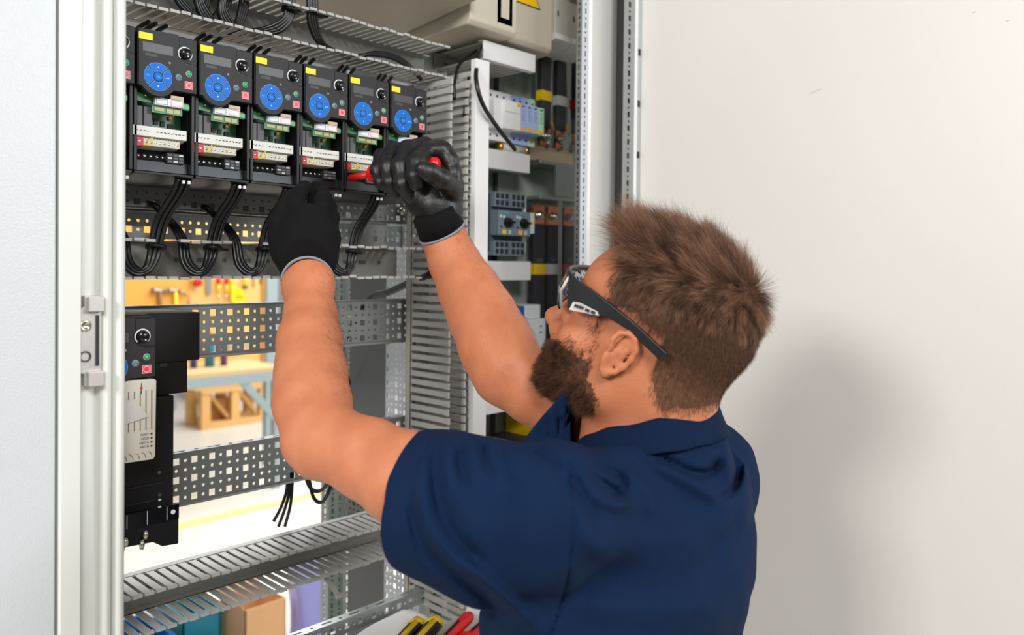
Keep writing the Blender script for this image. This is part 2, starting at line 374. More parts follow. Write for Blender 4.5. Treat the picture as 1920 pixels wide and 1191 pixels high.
# ================================================================ slotted wire ducts
def duct(name, label, p0, L, axis, W, H, y0, pitch=.0139, fw=.0094, lid=False, walls=(0, 1), jitter=0., bent=(), base=True, skip=((), ())):
    """duct along axis 'x' or 'z'; back at y0, mouth at y0-H; W is the distance between its two walls"""
    t = thing(name, label, 'wire duct', (p0[0], y0, p0[1]))
    ax = np.array((1, 0, 0) if axis == 'x' else (0, 0, 1.)); w = np.array((0, 0, 1.) if axis == 'x' else (1, 0, 0)); d = np.array((0, -1., 0))
    org = np.array((p0[0], y0, p0[1]), float)
    if base:
        mm = MB(); mm.obox(org+ax*L/2+w*W/2-d*.001, ax, w, d, L/2, W/2, .001)
        mm.build('duct_base', duct_base, t)
        mh = MB(); k = 0; s_ = .03
        while s_ < L-.02:
            c = org+ax*s_+w*W/2+d*.0006
            mh.obox(c, ax, w, d, .006 if k % 2 == 0 else .0028, .0028, .0003); s_ += .0333; k += 1
        mh.build('base_slots', mat('slot_shadow', (84, 92, 92), .6), t)
    n = int(L/pitch)
    for wi in walls:
        mm = MB(); side = -1 if wi == 0 else 1; t_ = .0011
        c0 = org+w*(W*wi)
        mm.obox(c0+ax*L/2+d*.007, ax, w, d, L/2, t_/2, .007)   # solid foot strip
        for i in range(n):
            if i in skip[wi]: continue
            s0 = (i+.5)*pitch
            off = w*(-side)*(rng.normal()*jitter)
            tip = c0+ax*s0+d*(H-.004)+off
            if i in bent: tip = tip+w*(-.03)+d*(-.012)
            bb = c0+ax*s0+d*.013
            dd = tip-bb; ln = np.linalg.norm(dd)
            mm.obox((bb+tip)/2, ax, np.cross(dd, ax), dd, fw/2, t_/2, ln/2)
            mm.obox(tip+dd/ln*.001-w*side*.0002, ax, np.cross(dd, ax), dd, fw/2+.0009, .0018, .0028)   # latch head
            mm.obox(bb+d*.0, ax, w, d, pitch/2, t_/2, .0015)
        mm.build('slotted_wall', duct_grey, t)
    if lid:
        mm = MB(); c = org+ax*L/2+w*W/2+d*(H+.001)
        mm.obox(c, ax, w, d, L/2+.002, W/2+.003, .001)
        for s2 in (-1, 1): mm.obox(c+w*s2*(W/2+.0025)-d*.006, ax, w, d, L/2+.002, .0008, .006)
        mm.build('duct_lid', duct_lid, t, bevel=.0006)
    return t
duct('wire_duct', 'open slotted wire duct running along above the row of drives', (.335, 1.9575), .555, 'x', .0495, .082, 1.052, jitter=.0008)
duct('wire_duct', 'open wire duct holding the cable loops below the drives', (.335, 1.6325), .50, 'x', .0455, .082, 1.052, jitter=.0008, skip=((), (1, 5, 6, 12, 13, 14, 20, 21, 22)))
duct('wire_duct', 'empty open slotted wire duct low down near the blue crate', (.335, 1.204), .52, 'x', .048, .083, 1.052, jitter=.0006, bent=(), skip=((33,), ()))
duct('wire_duct', 'tall open vertical wire duct right of the drives', (.853, 1.09), .863, 'z', .036, .108, 1.048, jitter=.0006, fw=.0085)
duct('wire_duct', 'tall vertical wire duct closed with a long white lid', (.903, 1.0), .986, 'z', .024, .115, 1.05, lid=True, jitter=.0003, fw=.0085)
fg = MB(); fg.beam((.655, 1.0, 1.205), (.662, .962, 1.175), .0082, .0011); fg.obox((.6625, .961, 1.174), (1, 0, 0), (0, 1, 0), (0, 0, 1), .005, .002, .003)
tag(fg.build('bent_duct_finger', duct_grey), 'single bent finger hanging down from the low duct', 'duct finger')
for (x0, L, z0, lb) in ((.968, .131, 2.013, 'short lidded duct directly below the beige switch housing'),
                        (1.02, .142, 1.838, 'short lidded duct between surge arresters and motor starters'),
                        (1.03, .138, 1.628, 'short lidded duct below the two motor starters')):
    duct('short_wire_duct', lb, (x0, z0), L, 'x', .026 if z0 > 2 else .030, .128 if z0 > 2 else .06, 1.115, lid=True)
# ================================================================ control panel shared by the drives (front view X-Z plane, looking at -Y)
def panel(t, ox, oz, y, full=True):
    """keypad: ox,oz lower-left corner; y front plane"""
    g = lambda x, z: (ox+x, oz+z)
    lobe = [g(*p) for p in arc(.0229, .0133, .0232, -35, -145, 14)]
    poly = [g(0, .0667), g(.0695, .0655), g(.0695, 0)]+[g(.0435, 0)]+lobe+[g(.0015, 0), g(0, .001)]
    p = MB().prism(poly, y+.001, y+.012).build('control_panel', blk, t, bevel=.0012)
    knobcut = [g(.0464, .0668), g(.0464, .054)]+[g(*q) for q in arc(.0575, .046, .0125, 168, 262, 8)]+[g(.0685, .0331)]
    mem = [g(.0012, .0652)]+knobcut+[g(.0685, .0008), g(.0435, .0008)]+[g(*q) for q in arc(.0229, .0133, .0222, -35, -145, 14)]+[g(.0012, .0015)]
    MB().prism(mem, y-.0006, y+.002).build('membrane', blk2, p, bevel=.0004)
    kb = [g(.0478, .0645)]+[g(.0478, .054)]+[g(*q) for q in arc(.0590, .0475, .0122, 165, 262, 8)]+[g(.0690, .0345), g(.0690, .0645)]
    MB().prism(kb, y+.0004, y+.003).build('knob_plate', blk2, p, bevel=.0005)
    MB().box(ox+.001, ox+.0165, y-.0010, y-.0005, oz+.0535, oz+.0612).build('sticker', yellow_m, p)
    MB().box(ox+.0055, ox+.0400, y-.0009, y-.0005, oz+.0402, oz+.0507).build('display', screen_m, p)
    MB().box(ox+.008, ox+.022, y-.0008, y-.0005, oz+.0352, oz+.0386).build('menu_field', mat('panel_field', (62, 61, 62), .5), p)
    kc = g(.0548, .0458)
    ring = MB(); o_ = arc(kc[0], kc[1], .0086, -45, 225, 22); i_ = arc(kc[0], kc[1], .0073, 225, -45, 22)
    ring.prism(o_+i_, y-.0001, y+.001).build('knob_scale', paper_w, p)
    k = MB().lathe((kc[0], y+.001, kc[1]), (0, -1, 0), [(.0001, 0), (.0066, 0), (.0060, .006), (.0054, .0068), (.0001, .0068)], 24).build('knob', blk_gloss, p)
    MB().lathe((kc[0]+.001, y-.0058, kc[1]-.0035), (0, -1, 0), [(.0001, 0), (.0009, 0), (.0009, .0003), (.0001, .0003)], 10).build('knob_mark', paper_w, p)
    c = g(.0229, .0133)
    names = ('up_key', 'back_key', 'down_key', 'enter_key')
    for q in range(4):
        a0 = 45+90*q; gp = .0006
        def seg(r0, r1, inset):
            da0 = math.degrees((gp+inset)/r0); da1 = math.degrees((gp+inset)/r1)
            return arc(c[0], c[1], r1, a0+da1, a0+90-da1, 10)+arc(c[0], c[1], r0, a0+90-da0, a0+da0, 6)
        kk = MB().prism(seg(.0062, .0160, 0), y-.0010, y).build(names[q], blue_rim, p)
        MB().prism(seg(.0066, .0156, .0004), y-.0013, y-.0009).build('key_face', blue_m, kk)
    MB().lathe((c[0], y, c[1]), (0, -1, 0), [(.0001, 0), (.0049, 0), (.0049, .0012), (.0045, .0013), (.0001, .0013)], 24).build('select_key', blue_m, p)
    text('print', 'Sel', .0036, (c[0], y-.0014, c[1]), blue_rim, p)
    text('print', 'Esc', .0034, (c[0]-.0112, y-.0014, c[1]), blue_rim, p)
    for sgn in (1, -1):
        zc = c[1]+sgn*.0113
        MB().prism([(c[0]-.0011, zc-.001*sgn), (c[0]+.0011, zc-.001*sgn), (c[0], zc+.001*sgn)], y-.0015, y-.0012).build('arrow', glyph_w, p)
    m = MB(); m.box(c[0]+.0095, c[0]+.0125, y-.0015, y-.0012, c[1]-.0004, c[1]); m.box(c[0]+.0120, c[0]+.0125, y-.0015, y-.0012, c[1], c[1]+.0012)
    m.prism([(c[0]+.0095, c[1]-.001), (c[0]+.0095, c[1]+.0006), (c[0]+.0085, c[1]-.0002)], y-.0015, y-.0012); m.build('arrow', glyph_w, p)
    def key(nm, x, z, r, rim, face, sq=False):
        if sq:
            kk = MB().box(ox+x-r, ox+x+r, y-.0010, y, oz+z-r*.92, oz+z+r*.92).build(nm, face, p, bevel=.0006)
            q = arc(ox+x, oz+z, r*.72, 0, 360, 20)[:-1]; q2 = arc(ox+x, oz+z, r*.58, 0, 360, 20)[:-1]
            mm = MB(); n = len(q); mm.add([(a, y-.0013, b) for a, b in q]+[(a, y-.0013, b) for a, b in q2], [(i, (i+1) % n, n+(i+1) % n, n+i) for i in range(n)])
            mm.build('key_ring', lt_rim, kk)
            mm = MB(); n = 4; w_ = r*.95; h_ = r*.87
            mm.prism([(ox+x-w_, oz+z-h_), (ox+x+w_, oz+z-h_), (ox+x+w_, oz+z+h_), (ox+x-w_, oz+z+h_), (ox+x-w_, oz+z+h_-.0004), (ox+x+w_-.0004, oz+z+h_-.0004), (ox+x+w_-.0004, oz+z-h_+.0004), (ox+x-w_+.0004, oz+z-h_+.0004), (ox+x-w_+.0004, oz+z+h_-.0004), (ox+x-w_, oz+z+h_-.0004)], y-.0013, y-.0011)
            mm.build('key_outline', lt_rim, kk)
        else:
            kk = MB().lathe((ox+x, y, oz+z), (0, -1, 0), [(.0001, 0), (r, 0), (r, .0008), (.0001, .0008)], 20).build(nm, rim, p)
            MB().lathe((ox+x, y-.0008, oz+z), (0, -1, 0), [(.0001, 0), (r*.86, 0), (r*.86, .0003), (.0001, .0003)], 20).build('key_face', face, kk)
        return kk
    key('start_key', .0590, .0230, .0037, lt_rim, green_key)
    MB().box(ox+.0588, ox+.0592, y-.0014, y-.0010, oz+.0217, oz+.0243).build('print', glyph_w, p)
    key('hand_key', .0470, .0169, .0038, mat('key_rim_grey', (150, 170, 172), .5), teal_key)
    hz = [(ox+.0470-.0024+.0048*i/8, oz+.0162+.0017*math.sin(math.pi*i/8)) for i in range(9)]
    MB().prism(hz+[(a, b-.0006) for a, b in reversed(hz)], y-.0014, y-.0010).build('print', glyph_d, p)
    key('stop_key', .0589, .0094, .0051, None, red_key, True)
    MB().lathe((ox+.0363, y-.0005, oz+.0317), (0, -1, 0), [(.0001, 0), (.0016, 0), (.0014, .0005), (.0001, .0005)], 12).build('status_light', mat('led_grey', (150, 146, 140), .4), p)
    return p

# ================================================================ row of frequency drives
DX, DZ, DY = .366, 1.852, .932
ORD = ['second', 'third', 'fourth', 'fifth', 'sixth', 'seventh']
def drive(label):
    t = thing('frequency_drive', label, 'motor drive', (DX+.035, .99, 1.752), 'frequency drives in the upper row')
    x = DX
    hs = MB(); hs.box(x-.0005, x+.0705, .975, 1.05, 1.757, 1.916); hs.box(x-.0005, x+.0705, .9445, .975, 1.853, 1.916)
    hs.build('housing', blk, t, bevel=.0015)
    for a, b in ((x-.0005, x+.0035), (x+.0665, x+.0705)):
        MB().prism([(.9405, 1.757), (.975, 1.752), (.975, 1.853), (.9405, 1.853)], a, b, 'x').build('side_cheek', blk, t, bevel=.0006)
    m = MB(); m.prism([(.941, 1.7535), (.962, 1.749), (1.05, 1.749), (1.05, 1.757), (.965, 1.757), (.941, 1.7565)], x-.003, x+.073, 'x'); m.build('bottom_lip', blk, t, bevel=.0005)
    m = MB(); m.prism([(.948, 1.758), (.974, 1.758), (.974, 1.784), (.962, 1.784), (.950, 1.770)], x+.004, x+.066, 'x'); m.build('power_terminal_block', mat('terminal_black', (16, 20, 26), .3), t)
    for i in range(5):
        MB().lathe((x+.010+.0072*i, .955, 1.776), (0, -.85, .5), [(.0001, 0), (.0022, 0), (.0020, .0012), (.0001, .0012)], 10).build('terminal_screw', screw_m if i < 4 else screw_m, t)
    MB().box(x+.0045, x+.0660, .9685, .9705, 1.800, 1.853).build('circuit_board', pcb_m, t)
    m = MB(); m.prism([(x+.0045, 1.8375), (x+.0655, 1.8340), (x+.0655, 1.8420), (x+.0045, 1.8470)], .945, .948)
    b = m.build('front_board', mat('front_board_green', (58, 120, 66), .4, c2=(28, 84, 50), nscale=180), t)
    MB().box(x+.056, x+.0655, .9435, .9452, 1.8352, 1.8405).build('edge_connector', pcb_lt, b)
    MB().box(x+.021, x+.057, .9440, .9455, 1.8262, 1.8345).build('daughter_board', mat('daughter_board_green', (84, 140, 84), .4, c2=(40, 96, 56), nscale=260), t)
    for (a, w, z, h) in ((.024, .011, 1.8285, .004), (.038, .008, 1.8275, .005), (.047, .007, 1.8275, .005)):
        MB().box(x+a, x+a+w, .9432, .9442, z, z+h).build('board_part', mat('board_part_gold', (168, 168, 110), .4), b)
    for (a, z) in ((.010, 1.8455), (.019, 1.8450)):
        MB().lathe((x+a+.004, .946, z), (0, -1, 0), [(.0001, 0), (.0024, 0), (.0022, .003), (.0001, .003)], 14).build('board_screw', screw_m, t)
    lb = MB().box(x+.0230, x+.0560, .9385, .9440, 1.8350, 1.8432).build('tag_label', paper_w, t)
    MB().box(x+.0405, x+.0560, .9380, .9385, 1.8437, 1.8480).build('tag_tan', mat('tag_tan', (206, 184, 158), .6), lb)
    for (a, c_, col) in ((x+.024, x+.0375, mat('print_blue', (90, 130, 200), .6)), (x+.041, x+.0555, mat('print_pink', (236, 90, 110), .6))):
        zb, zt = 1.8358, 1.8424; w_ = .0004
        m = MB(); m.box(a, c_, .9381, .9386, zb, zb+w_); m.box(a, c_, .9381, .9386, zt-w_, zt); m.box(a, a+w_, .9381, .9386, zb, zt); m.box(c_-w_, c_, .9381, .9386, zb, zt); m.build('label_frame', col, lb)
    for a in (.004, .0145):
        MB().box(x+a, x+a+.0092, .950, .968, 1.810, 1.833).build('relay', relay_m, t, bevel=.0006)
    for (a, z, w, h) in ((.033, 1.816, .005, .006), (.041, 1.815, .005, .006), (.050, 1.812, .006, .007), (.024, 1.814, .006, .004)):
        MB().box(x+a, x+a+w, .9665, .969, z, z+h).build('chip', glyph_d, t)
    MB().sphere((x+.052, .9655, 1.826), (.0024, .002, .0026), 8).build('capacitor', orange_m, t)
    MB().sphere((x+.0555, .9655, 1.8285), (.0016, .0015, .0016), 6).build('capacitor', mat('cap_orange', (224, 132, 20), .4), t)
    MB().box(x+.030, x+.034, .9665, .969, 1.824, 1.828).build('chip', screw_m, t)
    # two step terminal strip
    m = MB(); m.prism([(.9405, 1.7970), (.9405, 1.8085), (.9655, 1.8125), (.9655, 1.7925)], x-.001, x+.0610, 'x')
    ts = m.build('terminal_strip', mat('terminal_white', (222, 221, 212), .5), t, bevel=.0005)
    for i in range(4):
        MB().obox((x+.0030+.0042*i, .9402, 1.8030), (1, 0, .35), (0, 1, 0), (-.35, 0, 1), .0013, .0003, .0003).build('screw_slot', glyph_d, ts)
    for i in range(8):
        MB().obox((x+.0265+.0043*i, .9402, 1.8030), (1, 0, .5*math.sin(i*2.1)), (0, 1, 0), (-.5*math.sin(i*2.1), 0, 1), .0013, .0003, .0004).build('screw_slot', glyph_d, ts)
    m = MB(); m.prism([(.9425, 1.7865), (.9425, 1.7955), (.9655, 1.7965), (.9655, 1.7835)], x+.0110, x+.0535, 'x')
    t2 = m.build('lower_terminal_strip', cream, t, bevel=.0005)
    for i in range(8):
        MB().lathe((x+.0145+.0052*i, .9426, 1.7905), (0, -1, 0), [(.0001, 0), (.0016, 0), (.0014, .0003), (.0001, .0003)], 10).build('terminal_screw', screw_m, t2)
    for i in range(12): MB().box(x+.0125+.0033*i, x+.0146+.0033*i, .9420, .9426, 1.7948, 1.7953).build('wire_slot', glyph_d, t2)
    rt = MB().box(x-.001, x+.0106, .9415, .9655, 1.7850, 1.7955).build('red_terminal', red_t, t, bevel=.0004)
    for i in range(2): MB().lathe((x+.0023+.0045*i, .9416, 1.7905), (0, -1, 0), [(.0001, 0), (.0016, 0), (.0014, .0003), (.0001, .0003)], 10).build('terminal_screw', screw_m, rt)
    # switch block at the lower right
    sb = MB().box(x+.0400, x+.0610, .9470, .962, 1.7690, 1.7815).build('plug_block', blk2, t, bevel=.0005)
    for r_ in range(3):
        for c_ in range(3):
            MB().box(x+.0412+.0066*c_, x+.0462+.0066*c_, .9464, .9470, 1.7703+.0038*r_, 1.7725+.0038*r_).build('plug_socket', mat('socket_metal', (150, 152, 152), .4, .5) if (r_+c_) % 3 == 1 else relay_m, sb)
    w = smooth_path([(x+.0095, .9395, 1.7862), (x+.0135, .9365, 1.7868), (x+.0172, .9360, 1.7905), (x+.0190, .9385, 1.7958)], 5)
    MB().tube(w, .0009, 8).build('jumper_wire', yel_wire, t)
    for a in (.058, .0645): MB().box(x+a, x+a+.003, .944, .947, 1.7462, 1.7500).build('cable_ferrule', paper_w, t)
    panel(t, x, DZ, DY)
    return t
LAB = ['drive with yellow sticker nearest the white left post, fully in view',
       'second fully visible drive from the left post in the upper row',
       'third fully visible drive from the left in the upper row',
       'drive directly above the knuckles of the gloved hand without tool, fourth in view',
       'drive whose terminals the red screwdriver points at',
       'last drive of the row, half covered by the glove holding the screwdriver',
       'drive mostly hidden behind the white left post, only its right edge seen']
d0 = drive(LAB[0])
for i in range(1, 7):
    c = copy_tree(d0); c.location.x += .072*(i if i < 6 else -1); c['label'] = LAB[i]
    if i == 6: c.location.x += .0
# black cables leaving the drives upwards behind the duct
upc = []
for i in range(6):
    for k, dx in enumerate((.018, .027, .040)):
        x = DX+.072*i+dx
        p = smooth_path([(x, .985, 1.912), (x+.002, .99, 1.925), (x+.012, 1.005, 1.938), (x+.03, 1.02, 1.952)], 4)
        o = MB().tube(p, .0028, 8).build('supply_cable', cable_m)
        tag(o, '%s black supply cable curving out of the top of the %s' % (['left', 'middle', 'right'][k], ['drive nearest the left post', 'second fully visible drive', 'third fully visible drive', 'fourth fully visible drive', 'drive by the screwdriver tip', 'last drive of the row'][i]), 'cable', 'supply cables on top of the drives')

# ================================================================ large drive at the lower left
bd = thing('large_frequency_drive', 'larger black drive with grey communication module at the lower left', 'motor drive', (.36, .98, 1.34))
MB().box(.300, .374, .912, .99, 1.521, 1.5925).build('head_housing', blk, bd, bevel=.002)
MB().box(.300, .4515, .955, 1.05, 1.5315, 1.5905).build('upper_body', mat('drive_body_black', (16, 16, 17), .5, spec=.3, bump=.1, bscale=700), bd, bevel=.0015)
MB().box(.300, .4370, .957, 1.05, 1.4925, 1.5315).build('middle_body', MATS['drive_body_black'], bd, bevel=.001)
MB().box(.300, .415, .945, 1.05, 1.352, 1.4925).build('lower_body', MATS['drive_body_black'], bd, bevel=.001)
m = MB(); m.prism([(.300, .352+1), (.415, 1.352), (.415, 1.318), (.396, 1.3195), (.385, 1.327), (.355, 1.3285), (.300, 1.3235)], .93, 1.05)
m.build('terminal_cover', blk, bd, bevel=.001)
panel(bd, .3045, 1.5235, .898)
md = thing('module_tmp', '', '') if 0 else None
pm = [(.300, 1.522), (.3725, 1.5215), (.3745, 1.519), (.3735, 1.435), (.3715, 1.4315), (.300, 1.4325)]
mod = MB().prism(pm, .897, .945).build('communication_module', mat('module_grey', (206, 202, 188), .5), bd, bevel=.0012)
for i in range(7):
    x = .3685-.0062*i
    MB().box(x, x+.0010, .8964, .8972, 1.4655, 1.5095).build('vent_slot', mat('slot_grey', (120, 116, 104), .6), mod)
for i in range(6):
    x = .3695-.0068*i
    a_ = [(x-.0045*(1-math.cos(t)), 1.4345+.0065*math.sin(t)) for t in [math.pi*q/2/5 for q in range(6)]]
    MB().tube([(p[0], .8968, p[1]) for p in a_], .0004, 6).build('vent_slot', MATS['slot_grey'], mod)
for z_, s_ in ((1.4605, 'PORT'), (1.4560, 'MOD'), (1.4515, 'NET A'), (1.4470, 'NET B')):
    text('print', s_, .0036, (.3660, .8966, z_), mat('print_grey', (96, 92, 86), .6), mod, align='RIGHT')
    MB().lathe((.3690, .8970, z_), (0, -1, 0), [(.0001, 0), (.0011, 0), (.0011, .0003), (.0001, .0003)], 10).build('module_light', glyph_d, mod)
MB().box(.3575, .3582, .8964, .8972, 1.506, 1.518).build('symbol', glyph_d, mod); MB().sphere((.3578, .8966, 1.5125), (.0014, .0006, .0020), 6).build('symbol', red_t, mod)
MB().add([(.300, .8955, 1.4995), (.350, .8950, 1.5015), (.3650, .8950, 1.4805), (.300, .8955, 1.4665)], [(0, 1, 2, 3)]).build('paper_note', mat('note_grey', (196, 194, 188), .7), mod, solid=.0004)
MB().prism([(.373, 1.469), (.385, 1.469), (.385, 1.452), (.381, 1.447), (.373, 1.446)], .938, .9445).build('white_label', paper_w, bd)
for z_ in (1.4615, 1.4565): MB().box(.375, .384, .9372, .938, z_, z_+.0004).build('label_print', glyph_d, bd)
st = MB().box(.302, .4135, .9265, .934, 1.3495, 1.3665).build('marking_strip', blk_gloss, bd)
for i in range(4): MB().box(.399-.0225*i, .3995-.0225*i, .9260, .9266, 1.3505, 1.3660).build('strip_line', glyph_w, st)
text('print', 'T', .006, (.3465, .9262, 1.356), glyph_w, st)
g_ = MB().lathe((.4065, .9264, 1.3585), (0, -1, 0), [(.0022, 0), (.0028, 0), (.0028, .0002), (.0022, .0002)], 16)
g_.box(.4050, .4085, .9260, .9264, 1.3583, 1.3588); g_.build('symbol', glyph_w, st)
for (x, z) in ((.375, 1.339), (.353, 1.336), (.371, 1.329), (.349, 1.329)):
    s2 = MB().tube([(x, .9275, z-.005), (x, .9265, z), (x, .9275, z+.005)], [.0024, .0034, .0024], 10); s2.build('terminal_screw', screw_m, bd)
MB().sphere((.372, .9268, 1.3245), (.0014, .001, .002), 6).build('terminal_light', mat('led_green', (10, 140, 60), .3), bd)
for z_ in (1.375, 1.369): MB().box(.3965, .400, .9440, .9452, z_, z_+.003).build('pin', screw_m, bd)
m = MB(); m.box(.303, .392, .9430, .9455, 1.371, 1.3725); m.box(.303, .401, .9430, .9455, 1.3905, 1.3915); m.build('body_ridge', blk2, bd)
MB().lathe((.398, .9455, 1.403), (0, -1, 0), [(.0001, 0), (.002, 0), (.002, .001), (.0001, .001)], 10).build('body_screw', relay_m, bd)
MB().box(.415-.012, .4155-.004, .9565, .9572, 1.5265, 1.5305).build('vent_slot', glyph_d, bd)

# ================================================================ cable loops below the drives (each strand its own cable)
def strand(pts, r, name, label, group, n=8):
    return tag(MB().tube(smooth_path(pts, n), r, 8).build(name, cable_m), label, 'cable', group)
NM = ['leftmost', 'second', 'third', 'fourth', 'fifth']
loops = [0, 1, 2, 4]
for li, i in enumerate(loops):
    x = DX+.072*i
    for k in range(3):
        e = .0066*k
        pts = [(x+.055+.007*k, .950, 1.752), (x+.052+.0065*k, .958, 1.735), (x+.040+.0062*k, .972, 1.705), (x+.0335+.0058*k, .975, 1.675), (x+.031+.005*k, .975, 1.657),
               (x+.0250+.002*k, .972, 1.6440-.002*k), (x+.0190-.002*k, .976, 1.6430-.003*k), (x+.0130-.005*k*.8, .985, 1.655-.002*k), (x+.0125-.005*k*.8, .995, 1.680), (x+.0075-.004*k, 1.012, 1.700), (x+.001-.003*k, 1.05, 1.724), (x-.002-.003*k, 1.085, 1.738)]
        strand(pts, .0031, 'motor_cable', '%s black motor cable in the %s loop hanging below the drives' % (['left', 'middle', 'right'][k], ['leftmost', 'second', 'third', 'rightmost'][li]), 'motor cables looping below the drives')
    o = MB().lathe((x+.0395, .975, 1.668), (.1, .15, 1), [(.0105, 0), (.0122, 0), (.0122, .004), (.0105, .004)], 18)
    o.box(x+.050, x+.058, .971, .976, 1.667, 1.6705)
    tag(o.build('cable_tie', blk), 'black cable tie round the %s cable loop' % ['leftmost', 'second', 'third', 'rightmost'][li], 'cable tie', 'cable ties on the loops')
# loops in and above the upper duct
def P(u, v, d):
    return CAM+(_f+CR*(u-960)/CF-CU*(v-CCY)/CF)*d
def onY(u, v, y):
    q = _f+CR*(u-960)/CF-CU*(v-CCY)/CF; return CAM+q*(y/q[1])
def onX(u, v, x):
    q = _f+CR*(u-960)/CF-CU*(v-CCY)/CF; return CAM+q*(x/q[0])
def onZ(u, v, z):
    q = _f+CR*(u-960)/CF-CU*(v-CCY)/CF; return CAM+q*((z-CAM[2])/q[2])
up = [([(320, -60), (325, -10), (345, 18), (370, 25), (392, 10), (402, -40)], 3, 'leftmost'), ([(362, -60), (368, 0), (385, 33), (405, 34), (430, 0), (436, -60)], 4, 'second'),
      ([(414, -10), (412, 20), (428, 47), (447, 45), (462, 10), (466, -60)], 4, 'third')]
for pl_, n_, nm in up:
    for k in range(n_):
        pts = [onY(u-(3-k)*4.2*(1 if j > 2 else -.8)*(.9 if j != 3 else .3), v+(k-1)*(3.2 if 0 < j < 5 else 0), 1.0+.01*(j/5)) for j, (u, v) in enumerate(pl_)]
        strand(pts, .0031, 'control_cable', '%s black cable in the %s loop hanging into the upper duct' % (['outermost', 'second', 'third', 'innermost'][k], nm), 'cables looping above the upper duct')
for k in range(4):
    pts = [onY(535+k*5, -60, .985), onY(536+k*4.5, 10, .985), onY(533+k*4, 32+k*2, .985), onY(515+k*4, 46+k*4, .99), onY(488+k*2, 55+k*3.5, 1.0), onY(455, 58+k*2.4, 1.02), onY(425, 55+k*2, 1.04)]
    strand(pts, .0030, 'control_cable', '%s black cable bending left out of the fourth bundle into the upper duct' % ['uppermost', 'second', 'third', 'lowest'][k], 'bent cables in the upper duct')
for k in range(4):
    pts = [onY(578+k*5, -60, .985), onY(578+k*5, 20, .985), onY(582+k*4.5, 52, .99), onY(598+k*3, 82, 1.0), onY(625+k*3, 98, 1.02), onY(655, 106+k*2, 1.035)]
    strand(pts, .0030, 'control_cable', '%s black cable bending right out of the fifth bundle into the upper duct' % ['leftmost', 'second', 'third', 'rightmost'][k], 'bent cables in the upper duct')
for (u, v, nm) in ((538, 22, 'fourth'), (588, 28, 'fifth')):
    c = onY(u+5, v, .985); o = MB().lathe(c, (0.1, 0, 1), [(.0100, 0), (.0116, 0), (.0116, .004), (.0100, .004)], 18); o.box(c[0]+.009, c[0]+.018, c[1]-.003, c[1]+.003, c[2], c[2]+.004)
    tag(o.build('cable_tie', blk), 'black cable tie round the %s bundle above the upper duct' % nm, 'cable tie', 'cable ties on the upper bundles')
for k in range(3):
    pts = [onY(672, 110-k*3, 1.03), onY(700, 99+k*2, 1.02), onY(735, 103+k*3, 1.01), onY(765, 120+k*3, 1.0), onY(790, 150, .995)]
    strand(pts, .0030, 'control_cable', '%s black cable arching at the right end of the upper duct' % ['topmost', 'middle', 'lowest'][k], 'arching cables in the upper duct')
# loose ends with copper tips
for (pts, lab) in (([(893, 95, 1.0), (862, 120, .99), (853, 150, .975), (852, 188, .97)], 'leftmost black wire end with bare copper tip in the vertical duct'),
                   ([(898, 100, .99), (880, 140, .965), (874, 190, .95), (870, 217, .95)], 'black wire end with bare copper tip right of the shorter one')):
    pp = [onY(*p) for p in pts]; t = thing('loose_wire', lab, 'wire', pp[-1])
    MB().tube(smooth_path(pp, 6), .0028, 8).build('sheath', cable_m, t)
    e = pp[-1]; MB().cyl(e, e+np.array((0, 0, -.003)), .0018, 8).build('copper_tip', copper, t)
pp = [onY(*p) for p in ((905, 88, 1.0), (896, 115, .95), (893, 150, .925), (905, 195, .92), (930, 235, .93), (965, 280, .97))]
t = thing('loose_wire', 'long thick black cable hanging in front of the surge arresters', 'wire', pp[-1])
MB().tube(smooth_path(pp, 8), .0036, 10).build('sheath', cable_m, t); e = pp[-1]; MB().cyl(e, e+np.array((.002, 0, -.003)), .0024, 8).build('copper_tip', copper, t)
# cables lower in the cabinet
for k in range(2):
    strand([onY(835, 480+k*6, .97), onY(805, 512+k*5, .99), onY(770, 527+k*5, 1.05), onY(730, 545+k*5, 1.12), onY(690, 563+k*4, 1.2), onY(640, 660, 1.25), onY(655, 720, 1.3)], .0042, 'feed_cable', '%s thick black cable running diagonally behind the middle rail' % ['upper', 'lower'][k], 'diagonal feed cables')
for k, (du, u1, v1) in enumerate(((0, 513, 978), (7, 522, 988), (12, 534, 988))):
    strand([onY(535+du, 830, 1.075), onY(537+du, 870, 1.075), onY(538+du*.8, 915, 1.075), onY((u1+538+du)/2+2, 950, 1.075), onY(u1, v1, 1.07)], .0024, 'hanging_wire', ['leftmost of three cut black wire ends dangling below the lower rail', 'middle of three cut black wire ends dangling below the lower rail', 'rightmost of three cut black wire ends dangling below the lower rail'][k], 'cut wires below the lower rail')
for k, r_ in enumerate((0, 9)):
    strand([onY(566+k*5, 830, 1.06), onY(573+k*5, 890, 1.06), onY(582+k*6, 915+r_*2, 1.06), onY(598+k*6, 921+r_*2.2, 1.06), onY(614+k*5, 905+r_, 1.06), onY(620+k*4, 870, 1.06), onY(612, 830, 1.06)], .0030, 'wire_loop', ['smaller black wire loop below the near elbow', 'larger black wire loop below the near elbow'][k], 'wire loops below the elbow')
# ================================================================ right bay: devices on the zinc plate
def XZ(u, v, y): p = onY(u, v, y); return p[0], p[2]
